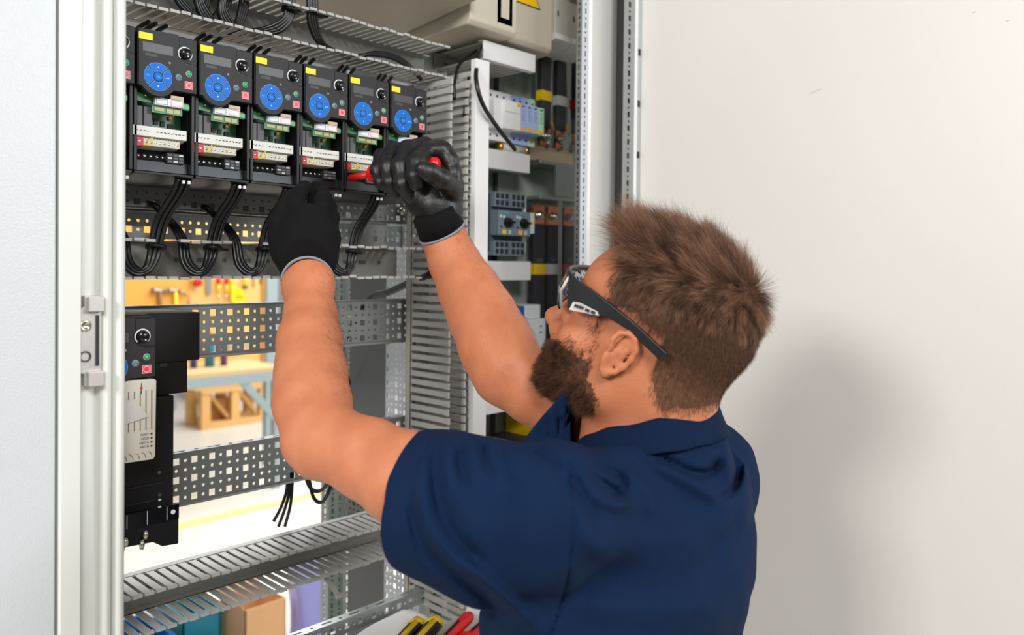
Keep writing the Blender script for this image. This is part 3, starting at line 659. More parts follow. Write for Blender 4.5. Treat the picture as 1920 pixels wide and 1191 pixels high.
# surge arresters
sa_w, sa_b, sa_g = mat('arrester_white', (238, 238, 238), .45), mat('arrester_blue', (172, 190, 232), .45), mat('arrester_green', (176, 222, 180), .45)
ora = mat('sticker_orange', (250, 184, 30), .5)
x0 = 1.050; zt = 1.983; zb = 1.889; pw = .0176; yf = 1.045
def arrester(name, label, cols, ms, faces, orange_top):
    pass
t = thing('surge_arrester', 'white wide surge arrester block left of the pale blue modules', 'surge arrester', (x0+.02, 1.08, 1.89))
MB().prism([(1.112, zt), (1.060, zt), (1.060, zt-.0195), (1.040, zt-.0195), (1.040, zb+.020), (1.060, zb+.020), (1.060, zb), (1.112, zb)], x0, x0+3*pw+.012, 'x').build('body', sa_w, t, bevel=.0008)
for i in range(3):
    for z_ in (zt-.010, zb+.010):
        MB().lathe((x0+.010+pw*i, 1.0602, z_), (0, -1, 0), [(.0001, 0), (.0026, 0), (.0026, .0004), (.0001, .0004)], 12).build('terminal_hole', glyph_d, t)
MB().box(x0+.022, x0+.066, 1.0345, 1.041, zb+.0205, zt-.0200).build('front_cover', white_p, t, bevel=.001)
MB().box(x0+.0235, x0+.0645, 1.034, 1.0346, zb+.052, zb+.0525).build('cover_joint', relay_m, t)
MB().box(x0+.0555, x0+.0655, 1.0340, 1.0346, zt-.0285, zt-.0215).build('rating_label', ora, t)
xs = x0+3*pw+.0125
def module(i, col, nm, lab):
    xa = xs+pw*i
    tt = thing('surge_arrester_module', lab, 'surge arrester', (xa+pw/2, 1.08, 1.89), 'pale surge arrester modules')
    dz = 0
    MB().prism([(1.112, zt), (1.060, zt), (1.060, zt-.0195), (1.040, zt-.0195), (1.040, zb+.020), (1.060, zb+.020), (1.060, zb), (1.112, zb)], xa, xa+pw-.0006, 'x').build('body', col, tt, bevel=.0007)
    MB().box(xa+.0008, xa+pw-.0014, 1.035, 1.041, zb+.0205, zt-.0205).build('plug_in_part', col, tt, bevel=.0006)
    for z_ in (zt-.010, zb+.010):
        MB().lathe((xa+pw/2, 1.0602, z_), (0, -1, 0), [(.0001, 0), (.0027, 0), (.0027, .0004), (.0001, .0004)], 12).build('terminal_hole', glyph_d, tt)
    MB().box(xa+.0045, xa+.0120, 1.0345, 1.0351, zt-.0265, zt-.0240).build('status_window', glyph_d, tt)
    for r_ in range(6):
        MB().box(xa+.0035+.001*(r_ % 3), xa+.0135-.001*((r_*2) % 3), 1.0347, 1.0351, zt-.0325-.0038*r_, zt-.0315-.0038*r_).build('print_line', mat('print_blue_grey', (110, 124, 160), .6), tt)
    MB().box(xa+.0025, xa+.0145, 1.0344, 1.0350, zb+.0225, zb+.0295).build('rating_label', ora, tt)
for i in range(3): module(i, sa_b, '', ['first pale blue surge arrester module beside the white block', 'middle pale blue surge arrester module', 'third pale blue surge arrester module beside the green one'][i])
module(3, sa_g, '', 'pale green surge arrester module at the right end of its row')
# cylinder fuse under them
fx0, fz = XZ(935, 271, 1.07); fx1, fz1 = XZ(983, 284, 1.07)
t = thing('cylinder_fuse', 'small cream cylinder fuse with brass caps under the surge arresters', 'fuse', (fx0, 1.08, fz))
MB().cyl((fx0, 1.07, 1.880), (fx1, 1.07, 1.880), .0095, 18).build('ceramic_tube', cream, t)
for x in (fx0, fx1): MB().cyl((x-.003, 1.07, 1.880), (x+.003, 1.07, 1.880), .0102, 18).build('end_cap', brass, t)
MB().box(fx0+.01, fx1-.01, 1.078, 1.119, 1.875, 1.885).build('fuse_clip', galv, t)

# beige switch-disconnector housings at the top
t = thing('switch_disconnector', 'big beige switch housing with black handle and yellow triangle sign', 'switch', (1.0, 1.08, 2.06))
def bx(u0, v0, u1, v1, y0, y1): pass
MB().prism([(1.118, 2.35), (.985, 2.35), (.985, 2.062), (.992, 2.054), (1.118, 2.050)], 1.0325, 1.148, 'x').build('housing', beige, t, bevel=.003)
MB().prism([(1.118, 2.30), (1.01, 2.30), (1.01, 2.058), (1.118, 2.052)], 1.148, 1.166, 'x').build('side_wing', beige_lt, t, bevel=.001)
hx0, hz0 = XZ(930, 53, .965); hx1, _ = XZ(958, 53, .965)
hx0 -= .008; hx1 -= .006
m = MB(); m.box(hx0, hx0+.011, .955, .985, 2.075, 2.34); m.box(hx1-.010, hx1, .955, .985, 2.075, 2.34); m.box(hx0, hx1, .955, .985, 2.066, 2.078)
m.build('handle', blk, t, bevel=.001)
MB().box(hx0+.011, hx1-.010, .975, .985, 2.078, 2.34).build('handle_core', galv_dark, t)
a = onY(958, 8, .9845); b = onY(1013, 29, .9845); c = onY(985, -45, .9845)
def tri(s, y, m_, nm, par):
    cx, cz = (a[0]+b[0]+c[0])/3, (a[2]+b[2]+c[2])/3
    P_ = [(1.042, 2.127), (1.1130, 2.127), (1.0775, 2.189)]
    cx = sum(p[0] for p in P_)/3; cz = sum(p[1] for p in P_)/3
    return MB().prism([(cx+(p[0]-cx)*s, cz+(p[1]-cz)*s) for p in P_], y, y+.0004).build(nm, m_, par)
sg = tri(1.0, .9843, glyph_d, 'warning_sign', t); tri(.90, .9839, mat('sign_yellow', (250, 196, 8), .5), 'sign_face', sg)
MB().prism([(1.0775, 2.1390), (1.0794, 2.1460), (1.0785, 2.1460), (1.0807, 2.1535), (1.0767, 2.1535), (1.0782, 2.1615), (1.0747, 2.1615), (1.0737, 2.1490), (1.0767, 2.1490), (1.0754, 2.1450), (1.0747, 2.1455)], .9834, .9838).build('lightning_mark', glyph_d, sg)
t = thing('switch_housing', 'beige box above the right end of the upper duct, left of the black handle', 'housing', (.94, 1.08, 2.06))
MB().prism([(1.118, 2.35), (.955, 2.35), (.955, 2.058), (.962, 2.050), (1.118, 2.046)], .905, 1.018, 'x').build('box', beige, t, bevel=.003)
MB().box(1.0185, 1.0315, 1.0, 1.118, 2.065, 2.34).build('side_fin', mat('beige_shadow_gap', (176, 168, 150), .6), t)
t = thing('cable_shelf', 'grey sheet metal canopy above the top duct near the picture top', 'housing', (.7, 1.08, 2.06))
MB().prism([(1.20, 2.052), (.93, 2.080), (.93, 2.30), (1.20, 2.30)], .640, .895, 'x').build('sheet', mat('canopy_beige', (188, 180, 164), .55), t)
# fuse switch beige block on the right
t = thing('fuse_block', 'light beige two part block above the three flat black bars', 'fuse block', (1.23, 1.0, 2.08))
MB().box(1.172, 1.300, 1.000, 1.118, 2.098, 2.172).build('lower_housing', beige_lt, t, bevel=.001)
MB().box(1.172, 1.228, 1.008, 1.118, 2.174, 2.34).build('upper_housing', beige_lt, t, bevel=.001)
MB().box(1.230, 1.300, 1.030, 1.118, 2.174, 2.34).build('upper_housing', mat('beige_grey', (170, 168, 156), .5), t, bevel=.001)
MB().prism([(1.118, 2.100), (.992, 2.100), (.992, 2.089), (1.02, 2.080), (1.118, 2.078)], 1.166, 1.222, 'x').build('lower_rim', white_p, t, bevel=.001)
MB().prism([(1.118, 2.100), (.992, 2.100), (.992, 2.089), (1.02, 2.080), (1.118, 2.078)], 1.2235, 1.300, 'x').build('lower_rim', white_p, t, bevel=.001)
for x in (1.180, 1.228): MB().box(x, x+.0035, .9992, 1.0002, 2.136, 2.146).build('slot', glyph_d, t)
# three flat insulated bars
bar_b = mat('bar_insulation', (56, 54, 58), .55)
BX = [(1.205, yellow_m, 'yellow'), (1.255, white_p, 'white'), (1.305, red_m, 'red')]
BX = []
for (u, v, col, nm) in ((1023, 180, mat('band_yellow', (242, 206, 0), .5), 'yellow'), (1052, 190, white_p, 'white'), (1085, 197, red_m, 'red')):
    x, z = XZ(u, v, 1.07); BX.append((x, z, col, nm))
for (x, z, col, nm) in BX:
    t = thing('busbar', 'flat black insulated bar with a %s band in the upper right bay' % nm, 'busbar', (x, 1.08, 1.9), 'upper flat busbars')
    MB().box(x-.0145, x+.0145, 1.068, 1.080, 1.935, 2.085).build('insulation', bar_b, t, bevel=.001)
    MB().box(x-.0155, x+.0155, 1.066, 1.082, z-.010, z+.010).build('colour_band', col, t)
    MB().box(x-.0145, x+.0145, 1.071, 1.077, 1.898, 1.936).build('copper_end', copper, t)
    b_ = MB().lathe((x+.002, 1.070, 1.917), (0, -1, 0), [(.0001, 0), (.0100, 0), (.0100, .002), (.0072, .002), (.0072, .008), (.0045, .008), (.0045, .013), (.0001, .013)], 6).build('bolt', screw_m, t)
    MB().obox((x+.013, 1.062, 1.940), (1, 0, .5), (0, 1, 0), (-.5, 0, 1), .0032, .001, .009).build('tape', mat('tape_amber', (226, 176, 70), .5), t)
    MB().tube([(x+.0175, 1.075, 2.08), (x+.0200, 1.07, 2.0), (x+.0190, 1.07, 1.95), (x+.016, 1.06, 1.925)], .0017, 8).build('sense_wire', mat('wire_grey', (150, 156, 150), .4), t)
t = thing('terminal_cover', 'clear plastic cover over the bolted copper bar ends', 'cover', (1.24, 1.02, 1.88))
MB().box(1.188, 1.325, 1.030, 1.0315, 1.880, 1.955).build('clear_front', clear_m, t)
MB().box(1.188, 1.1895, 1.0315, 1.11, 1.880, 1.955).build('clear_side', clear_m, t)
for (u, v) in ((1030, 268), (1056, 274), (1078, 277)):
    x, z = XZ(u, v, 1.07)
    o = MB().lathe((x, 1.078, z), (0, -1, 0), [(.0001, 0), (.0110, 0), (.0110, .002), (.0072, .002), (.0072, .010), (.0001, .010)], 6)
    tag(o.build('hex_bolt', screw_m), ['left', 'middle', 'right'][(u > 1040)+(u > 1070)]+'most big hex bolt in the row below the copper ends' if u != 1056 else 'middle big hex bolt in the row below the copper ends', 'bolt', 'lower hex bolts')
tag(MB().box(1.192, 1.33, 1.079, 1.088, 1.868, 1.900).build('copper_rail', mat('copper_pale', (214, 190, 160), .35, .7)), 'pale copper strip behind the lower hex bolts', 'busbar')
# zinc shelf box under the copper
t = thing('zinc_bracket', 'plain galvanised box bracket right of the white duct lid', 'bracket', (1.24, 1.05, 1.80))
MB().box(1.185, 1.37, 1.045, 1.118, 1.857, 1.864).build('top_lip', galv, t, bevel=.0008)
MB().box(1.235, 1.37, 1.046, 1.050, 1.795, 1.857).build('front_sheet', mat('zinc_sheet', (160, 166, 164), .4, .6), t)
MB().box(1.185, 1.37, 1.045, 1.118, 1.787, 1.793).build('bottom_lip', galv, t, bevel=.0008)
# motor starters
ms_b, ms_d = mat('starter_blue_grey', (118, 132, 144), .5), mat('starter_dark', (74, 88, 100), .5)
def starter(x, lab):
    t = thing('motor_starter', lab, 'motor starter', (x+.022, 1.08, 1.67), 'blue grey motor starters')
    MB().box(x, x+.044, 1.060, 1.112, 1.680, 1.790).build('body', ms_d, t, bevel=.001)
    MB().box(x, x+.044, 1.038, 1.060, 1.710, 1.757).build('front_housing', ms_b, t, bevel=.0015)
    for (z0, z1) in ((1.764, 1.792), (1.672, 1.700)):
        mm = MB().box(x+.001, x+.043, 1.050, 1.075, z0, z1).build('terminal_head', ms_b, t, bevel=.0008)
        for i in range(3):
            for j in range(2):
                MB().box(x+.0045+.0128*i, x+.0130+.0128*i, 1.0494, 1.0502, z0+.003+.0130*j, z0+.0125+.0130*j).build('terminal_hole', glyph_d, mm)
    k = MB().lathe((x+.024, 1.038, 1.734), (0, -1, 0), [(.0001, 0), (.0100, 0), (.0085, .006), (.0001, .006)], 20); k.box(x+.014, x+.034, 1.026, 1.033, 1.7325, 1.7365); k.build('rotary_knob', blk, t)
    MB().box(x+.010, x+.020, 1.0372, 1.0382, 1.7125, 1.7205).build('marker_plate', mat('marker_yellow', (240, 206, 20), .5), t)
    MB().box(x+.027, x+.033, 1.0372, 1.0382, 1.7125, 1.7205).build('marker_plate', cream, t)
    MB().box(x+.012, x+.026, 1.0372, 1.0382, 1.7515, 1.7535).build('name_strip', mat('teal_print', (60, 190, 190), .5), t)
    for (dx, dz) in ((.006, 1.7455), (.014, 1.7445)):
        MB().lathe((x+dx, 1.0378, dz), (0, -1, 0), [(.0022, 0), (.003, 0), (.003, .0004), (.0022, .0004)], 14).build('setting_dial', glyph_w, t)
    MB().box(x+.005, x+.009, 1.0372, 1.0382, 1.7245, 1.7275).build('test_slot', glyph_d, t)
starter(1.0625, 'left blue grey motor starter with black rotary knob'); starter(1.1070, 'right blue grey motor starter beside the white side switch')
t = thing('auxiliary_switch', 'narrow light grey side switch attached right of the motor starters', 'switch', (1.16, 1.08, 1.67))
MB().box(1.1515, 1.1625, 1.060, 1.112, 1.680, 1.790).build('body', white_p, t, bevel=.001)
MB().box(1.1515, 1.1675, 1.042, 1.060, 1.716, 1.757).build('front_housing', mat('aux_grey', (206, 208, 210), .5), t, bevel=.001)
MB().box(1.1535, 1.1640, 1.0412, 1.0422, 1.734, 1.740).build('marker_plate', mat('marker_yellow', (240, 206, 20), .5), t)
for z_ in (1.774, 1.688): MB().lathe((1.157, 1.0602, z_), (0, -1, 0), [(.0001, 0), (.0024, 0), (.0024, .0004), (.0001, .0004)], 12).build('terminal_hole', glyph_d, t)
# lower flat bars with letters
DB = []
for (u, v, col, nm) in ((1010, 505, mat('band_ochre', (222, 186, 10), .5), 'ochre yellow'), (1037, 505, mat('band_grey', (206, 200, 200), .5), 'pale grey'), (1066, 505, mat('band_dull_red', (190, 70, 76), .5), 'dull red')):
    x, z = XZ(u, v, 1.085)
    t = thing('busbar', 'wide black flat bar with a %s band behind the clear screen' % nm, 'busbar', (x, 1.09, 1.6), 'lower flat busbars')
    MB().box(x-.0175, x+.0175, 1.084, 1.094, 1.30, 1.740).build('insulation', mat('bar_dark', (40, 40, 46), .5), t, bevel=.001)
    MB().box(x-.0183, x+.0183, 1.082, 1.096, z-.011, z+.011).build('colour_band', col, t)
    text('print', 'NET', .010, (x+.002, 1.0835, z+.0185), mat('print_mid_grey', (120, 120, 124), .6), t)
    MB().box(x-.0170, x+.0170, 1.086, 1.092, 1.738, 1.778).build('copper_end', copper, t)
    MB().lathe((x, 1.086, 1.757), (0, -1, 0), [(.0001, 0), (.0100, 0), (.0100, .002), (.0072, .002), (.0072, .009), (.0001, .009)], 6).build('bolt', screw_m, t)
t = thing('clear_screen', 'upright clear plastic screen in front of the dark flat bars', 'cover', (1.24, 1.03, 1.3))
x, _ = XZ(1050, 450, 1.035)
MB().box(x, x+.09, 1.033, 1.036, 1.32, 1.785).build('clear_sheet', clear_m, t)
MB().box(x-.002, x+.0015, 1.031, 1.038, 1.32, 1.785).build('edge_strip', mat('clear_edge', (190, 186, 196), .2, trans=.5), t)
# relay with blue terminals
x0_, z0_ = XZ(975, 640, 1.05)
t = thing('relay_module', 'small light grey relay with dark blue terminals beside the elbow', 'relay', (1.17, 1.08, 1.5))
MB().box(1.128, 1.208, 1.045, 1.112, 1.490, 1.548).build('body', mat('relay_white', (214, 220, 222), .5), t, bevel=.001)
MB().box(1.158, 1.203, 1.055, 1.112, 1.548, 1.576).build('head', mat('relay_white', (214, 220, 222), .5), t, bevel=.002)
MB().box(1.135, 1.158, 1.058, 1.112, 1.549, 1.574).build('blue_terminal', mat('terminal_blue', (30, 84, 170), .45), t, bevel=.001)
for z_ in (1.532, 1.520): MB().box(1.190, 1.196, 1.0443, 1.0452, z_, z_+.003).build('print_mark', glyph_d, t)
# cross beam and things at the bottom of the bay
x0_, z0_ = XZ(918, 768, 1.0); x1_, z1_ = XZ(1040, 768, 1.0)
tag(MB().box(.945, 1.30, 1.0, 1.03, 1.387, 1.425).build('cross_beam', duct_lid, bevel=.001), 'light grey cross beam behind the far upper arm', 'beam')
tag(MB().box(.945, 1.30, 1.03, 1.118, 1.423, 1.4245).build('beam_shelf', galv_dark), 'dull metal sheet lying behind the cross beam', 'shelf')
t = thing('control_module', 'dark module with small green lights just above the shoulder', 'module', (1.1, 1.06, 1.29))
MB().box(1.045, 1.165, 1.02, 1.112, 1.300, 1.318).build('body', mat('module_dark', (52, 56, 60), .5), t, bevel=.001)
for x in (1.105, 1.140): MB().box(x, x+.008, 1.0192, 1.0202, 1.308, 1.312).build('green_light', mat('led_green', (10, 140, 60), .3), t)
MB().box(1.05, 1.10, 1.03, 1.10, 1.3181, 1.3186).build('white_label', paper_w, t)
x, z = XZ(1004, 825, 1.04); tag(MB().box(x-.012, x+.012, 1.04, 1.11, 1.27, 1.355).build('yellow_cover', mat('cover_yellow', (240, 198, 6), .45), bevel=.001), 'upright yellow plastic cover above the shoulder', 'cover')
x, z = XZ(1060, 840, 1.04); tag(MB().box(x-.012, x+.010, 1.04, 1.11, 1.24, 1.35).build('red_cover', red_m, bevel=.001), 'upright red plastic cover left of the collar', 'cover')
x, z = XZ(1033, 830, 1.05); tag(MB().box(x-.014, x+.014, 1.05, 1.11, 1.24, 1.352).build('white_cover', white_p, bevel=.001), 'upright white plastic cover between the yellow and red ones', 'cover')

# ================================================================ tray and tools at the bottom
t = thing('tool_tray', 'flat grey metal tray carrying the white cloth and tools', 'tray', (.7, .93, 1.10))
m = MB(); m.box(.45, .895, .845, .930, 1.086, 1.088); m.box(.45, .845, .930, .990, 1.086, 1.088); m.build('tray_sheet', mat('tray_grey', (196, 196, 190), .45), t)
# folded cloth
m = MB(); n = 24
def cloth():
    vs = []; fs = []; prof = 12
    for i in range(n+1):
        s_ = i/n; cx = .585+.215*s_; cy = .905+.052*s_; w = .034*(1-.12*s_); h = .020*(1+.05*math.sin(9*s_))*(1-.25*max(0, s_-.85)/.15)
        for k in range(prof):
            th = 2*math.pi*k/prof; rr = 1+.05*math.sin(3*th+7*s_)
            ex = math.copysign(abs(math.cos(th))**.6, math.cos(th))*w*rr; ez = math.copysign(abs(math.sin(th))**.8, math.sin(th))*h*rr*.5
            vs.append((cx-.18*ex, cy+ex, 1.101+ez+.002*math.sin(11*s_+k)))
    for i in range(n):
        for k in range(prof): fs.append((i*prof+k, i*prof+(k+1) % prof, (i+1)*prof+(k+1) % prof, (i+1)*prof+k))
    fs += [tuple(range(prof)), tuple(n*prof+k for k in range(prof))]
    return vs, fs
vs, fs = cloth(); m.add(vs, fs, True)
tag(m.build('folded_cloth', mat('cloth_white', (246, 246, 244), .8, bump=.3, bscale=120)), 'folded white cloth lying on the tray left of the knife', 'cloth')
# pair of black and yellow grips
def grip(p0, p1, r, lab):
    t = thing('utility_knife', lab, 'knife', p0, 'black and yellow knives on the tray')
    p0 = np.array(p0); p1 = np.array(p1); d = p1-p0
    MB().tube([p0, p0+d*.1, p0+d*.5, p0+d*.8, p0+d*.95, p1], [r*.5, r*.8, r, r*1.1, r*1.0, r*.5], 14).build('grip', blk, t)
    up_ = np.array((0, 0, 1.)); s_ = np.cross(d/np.linalg.norm(d), up_)
    MB().tube([p0+up_*r*.55+s_*r*.3, p0+d*.5+up_*r*.85+s_*r*.3, p0+d*.86+up_*r*.9+s_*r*.2], [r*.35, r*.4, r*.4], 8).build('yellow_inlay', mat('tool_yellow', (246, 204, 0), .4), t)
    MB().tube([p0+d*.84-s_*r*.2, p0+d*.95+up_*.1*r], [r*1.13, r*1.07], 14).build('end_band', MATS['tool_yellow'], t)
    return t
grip((.640, .862, 1.101), (.790, .928, 1.107), .0105, 'black and yellow knife leaning against the white cloth')
grip((.655, .845, 1.099), (.812, .912, 1.107), .0110, 'black and yellow knife with the broad handle, nearer the red pliers')
def redtool(p0, p1, r, lab, nm, slot=True):
    t = thing('insulated_pliers', lab, 'pliers', p0); p0 = np.array(p0); p1 = np.array(p1); d = p1-p0
    MB().tube([p0, p0+d*.08, p0+d*.2, p0+d*.6, p0+d*.92, p0+d*.98, p1], [r*1.5, r*1.5, r*.9, r, r*1.05, r*.8, r*.35], 14).build('handle', red_m, t)
    s_ = np.array((0, 0, 1.)); MB().tube([p0+d*.25+s_*r*.75, p0+d*.7+s_*r*.82], r*.32, 8).build('grip_inlay', blk, t)
    MB().tube([p0-d*.35, p0], [r*.3, r*.6], 10).build('steel_jaw', screw_m, t)
redtool((.735, .845, 1.100), (.843, .875, 1.117), .0092, 'red insulated tool handle sticking up right of the knives', '')
redtool((.800, .845, 1.099), (.895, .868, 1.104), .0085, 'second red handle half hidden behind the shirt hem', '')
# ================================================================ workshop seen through the cabinet
steel_bl = mat('bench_blue_grey', (150, 168, 172), .5)
t = thing('workbench', 'blue grey steel workbench frame in front of the tool board', 'workbench', (2.6, 5.6, 0))
MB().box(1.2, 3.13, 5.27, 5.90, .87, .90).build('bench_top', mat('bench_top_wood', (206, 176, 130), .5, noise=.08, nscale=4), t)
MB().box(1.2, 3.12, 5.27, 5.32, .80, .87).build('front_rail', steel_bl, t)
for (x, y) in ((3.06, 5.27), (1.25, 5.27)): MB().box(x, x+.06, y, y+.06, 0, .80).build('leg', steel_bl, t)
MB().beam((2.80, 5.295, .83), (3.08, 5.295, .52), .04, .05).build('brace', steel_bl, t)
tb = thing('tool_board', 'wide yellow wooden tool board hanging above the workbench', 'board', (2.6, 5.95, 1.5))
MB().box(1.3, 3.36, 5.94, 5.97, .80, 2.35).build('board', mat('board_wood', (228, 184, 108), .55, noise=.05, nscale=3, stretch=(.4, 1, 6)), tb)
MB().box(2.05, 2.72, 5.932, 5.94, 1.30, 2.0).build('board_patch', mat('board_orange', (232, 168, 76), .55), tb)
MB().box(2.92, 3.24, 5.932, 5.94, .99, 1.02).build('label_strip', mat('grey_label', (170, 166, 156), .6), tb)
MB().box(3.36, 3.46, 5.92, 5.98, 0, 2.4).build('board_post', steel_bl, tb)
tag(MB().box(3.32, 3.345, 5.925, 5.939, .85, 2.35).build('edge_strip', mat('edge_brown', (176, 130, 70), .6)), 'narrow brown strip at the right edge of the tool board', 'strip')
wood_h = mat('handle_wood', (150, 96, 48), .5); ty = mat('tool_yellow2', (250, 208, 20), .45)
def bd_(u, v): p = onY(u, v, 5.92); return p
def hammer(u, v, col, lab, claw):
    p = bd_(u, v); t = thing('hammer', lab, 'hammer', p, 'hammers on the tool board'); x, y, z = p
    MB().cyl((x, y-.01, z+.01), (x+.005, y-.01, z-.24), .014, 10, .017).build('handle', col, t)
    m = MB(); m.tube([(x-.06, y-.01, z+.012), (x-.035, y-.01, z+.012), (x, y-.01, z+.008), (x+.03, y-.01, z+.004)], [.020, .018, .014, .014], 10)
    if claw: m.tube([(x+.03, y-.01, z+.004), (x+.06, y-.01, z-.01), (x+.085, y-.01, z-.035)], [.014, .010, .004], 8)
    else: m.tube([(x+.03, y-.01, z+.006), (x+.065, y-.01, z+.010)], [.013, .008], 8)
    m.build('head', mat('hammer_steel', (150, 142, 134), .3, .9), t)
hammer(299, 548, wood_h, 'hammer with brown wooden handle on the tool board', False)
hammer(328, 548, ty, 'claw hammer with yellow handle on the tool board', True)
def hang(u0, u1, v0, v1, col, name, lab, cat, grp=None):
    a = bd_(u0, v0); b = bd_(u1, v1)
    return a, b
a = bd_(368, 529); t = thing('tape_measure', 'round red and yellow tape measure hanging on the tool board', 'tape measure', a)
MB().lathe((a[0], a[1], a[2]), (0, -1, 0), [(.0001, 0), (.035, 0), (.035, .03), (.0001, .03)], 18).build('case', red_m, t)
MB().lathe((a[0]-.02, a[1]-.001, a[2]+.02), (0, -1, 0), [(.0001, 0), (.03, 0), (.03, .02), (.0001, .02)], 18).build('yellow_side', ty, t)
a = bd_(392, 530); t = thing('steel_rule', 'grey flat steel tool hanging right of the tape measure', 'rule', a)
MB().box(a[0]-.02, a[0]+.02, a[1], a[1]+.008, a[2]-.09, a[2]+.12).build('blade', mat('rule_steel', (160, 158, 152), .4, .5), t)
for k, u in enumerate((409, 424)):
    a = bd_(u, 533); t = thing('screwdriver', ['left', 'right'][k]+' yellow screwdriver with red handle end on the tool board', 'screwdriver', a, 'screwdrivers on the tool board')
    MB().cyl((a[0], a[1]-.01, a[2]+.06), (a[0], a[1]-.01, a[2]+.0), .015, 10).build('handle_end', red_m, t)
    MB().cyl((a[0], a[1]-.01, a[2]), (a[0], a[1]-.01, a[2]-.075), .013, 10, .010).build('handle', ty, t)
    MB().cyl((a[0], a[1]-.01, a[2]-.075), (a[0], a[1]-.01, a[2]-.14), .005, 8).build('shaft', screw_m, t)
a = bd_(447, 548); t = thing('hand_saw', 'bright yellow hand saw frame hanging on the tool board', 'saw', a)
x, y, z = a
MB().prism([(x-.075, z+.11), (x-.055, z+.11), (x-.045, z+.05), (x+.03, z+.015), (x+.045, z-.01), (x+.055, z-.085), (x+.045, z-.10), (x-.06, z-.085), (x-.07, z-.07)], y-.02, y).build('saw_handle', ty, t, bevel=.003)
MB().box(x-.03, x+.03, y-.022, y-.02, z-.05, z-.025).build('brand_strip', mat('saw_orange', (214, 160, 20), .5), t)
a = bd_(459, 532); t = thing('pliers', 'small yellow pliers hanging right of the saw', 'pliers', a)
MB().cyl((a[0], a[1]-.01, a[2]+.06), (a[0], a[1]-.01, a[2]-.02), .013, 8).build('handle', ty, t); MB().box(a[0]-.02, a[0]+.02, a[1]-.02, a[1], a[2]-.04, a[2]-.02).build('jaw', glyph_d, t)
for k, u in enumerate((477, 490)):
    a = bd_(u, 525); tag(MB().cyl((a[0], a[1]+.014, a[2]+.08), (a[0], a[1]+.014, a[2]-(.06 if k == 0 else .03)), .006, 8).build('spike', mat('spike_brown', (140, 104, 72), .5)), ['longer', 'shorter'][k]+' thin brown tool at the right side of the tool board', 'tool', 'thin tools on the board')
a = bd_(357, 565); tag(MB().cyl((a[0], a[1]+.01, a[2]+.05), (a[0]-.01, a[1]+.01, a[2]-.04), .010, 8).build('chisel', mat('chisel_pink', (206, 150, 120), .5)), 'small pale chisel right of the yellow hammer', 'tool')
# things standing on the bench
for k, (x, w, h, c_, lb) in enumerate(((2.60, .05, .22, (40, 60, 120), 'dark blue bottle standing on the workbench'), (2.72, .07, .24, (30, 120, 150), 'teal bottle with red cap standing on the workbench'), (2.83, .05, .23, (90, 60, 110), 'purple bottle standing on the workbench'))):
    t = thing('bottle', lb, 'bottle', (x, 5.6, .9), 'bottles on the workbench')
    MB().lathe((x, 5.6, .9), (0, 0, 1), [(.0001, 0), (w/2, 0), (w/2, h*.7), (w/5, h*.85), (w/5, h*.9), (.0001, h*.9)], 14).build('body', mat('bottle_%d' % k, c_, .3), t)
    MB().lathe((x, 5.6, .9+h*.9), (0, 0, 1), [(.0001, 0), (w/4, 0), (w/4, h*.15), (.0001, h*.15)], 12).build('cap', red_m if k == 1 else white_p, t)
# wooden crate pallet
wd = mat('pallet_wood', (226, 178, 112), .65, noise=.08, nscale=12)
t = thing('wooden_pallet', 'raw wood pallet crate standing on the floor beyond the bench', 'pallet', (4.1, 7.6, 0))
px, py, pw_, pd = 3.62, 7.6, .74, .40
for i in range(3): MB().box(px, px+pw_, py+.14*i, py+.14*i+.11, .36, .385).build('deck_board', wd, t)
for i in range(3):
    for j in range(2): MB().box(px+.315*i, px+.315*i+.09, py+.01+.29*j, py+.09+.29*j, .07, .36).build('post', wd, t)
for j in range(2):
    MB().box(px, px+pw_, py+.01+.29*j, py+.09+.29*j, 0, .07).build('runner', wd, t)
for i in range(2): MB().beam((px+.09+.315*i, py+.05, .34), (px+.28+.315*i, py+.05, .10), .08, .03).build('diagonal_board', mat('pallet_wood_dark', (196, 146, 84), .65), t)
tag(MB().box(px+.12, px+.36, py+.11, py+.28, .001, .28).build('carton', mat('carton_brown', (176, 124, 74), .7), bevel=.004), 'brown carton inside the wooden pallet crate', 'box')
t = thing('white_machine', 'pale machine cover standing far behind the pallet', 'machine', (4.9, 9.3, 0))
MB().box(4.3, 6.0, 9.0, 9.6, .02, .62).build('cover', mat('machine_pale', (206, 206, 208), .5), t, bevel=.03)
MB().box(3.5, 3.9, 8.8, 9.2, .02, .50).build('side_unit', mat('machine_grey', (150, 158, 160), .5), t, bevel=.02)
# crates, carton and bag on the floor behind the cabinet
bl = mat('crate_blue', (16, 104, 160), .4); bl2 = mat('crate_teal', (28, 140, 160), .4)
def crate(x0, x1, y0, y1, z0, z1, m_, label, rot=0):
    t = thing('storage_crate', label, 'crate', ((x0+x1)/2, (y0+y1)/2, z0), 'blue storage crates'); w = .006
    m = MB(); m.box(x0+w, x1-w, y0+w, y1-w, z0, z0+w)
    for (a, b, c_, d) in ((x0, x1, y0, y0+w), (x0, x1, y1-w, y1), (x0, x0+w, y0, y1), (x1-w, x1, y0, y1)): m.box(a, b, c_, d, z0, z1)
    m.build('bin_body', m_, t)
    m = MB(); r_ = .012
    for (a, b, c_, d) in ((x0-r_, x1+r_, y0-r_, y0), (x0-r_, x1+r_, y1, y1+r_), (x0-r_, x0, y0, y1), (x1, x1+r_, y0, y1)): m.box(a, b, c_, d, z1-.02, z1)
    m.build('rim', m_, t, bevel=.003)
crate(1.23, 1.55, 2.90, 3.08, 0, .10, bl, 'low dark blue crate in front, standing on the floor')
crate(1.42, 1.58, 3.14, 3.42, 0, .225, bl2, 'taller teal crate directly left of the cardboard box')
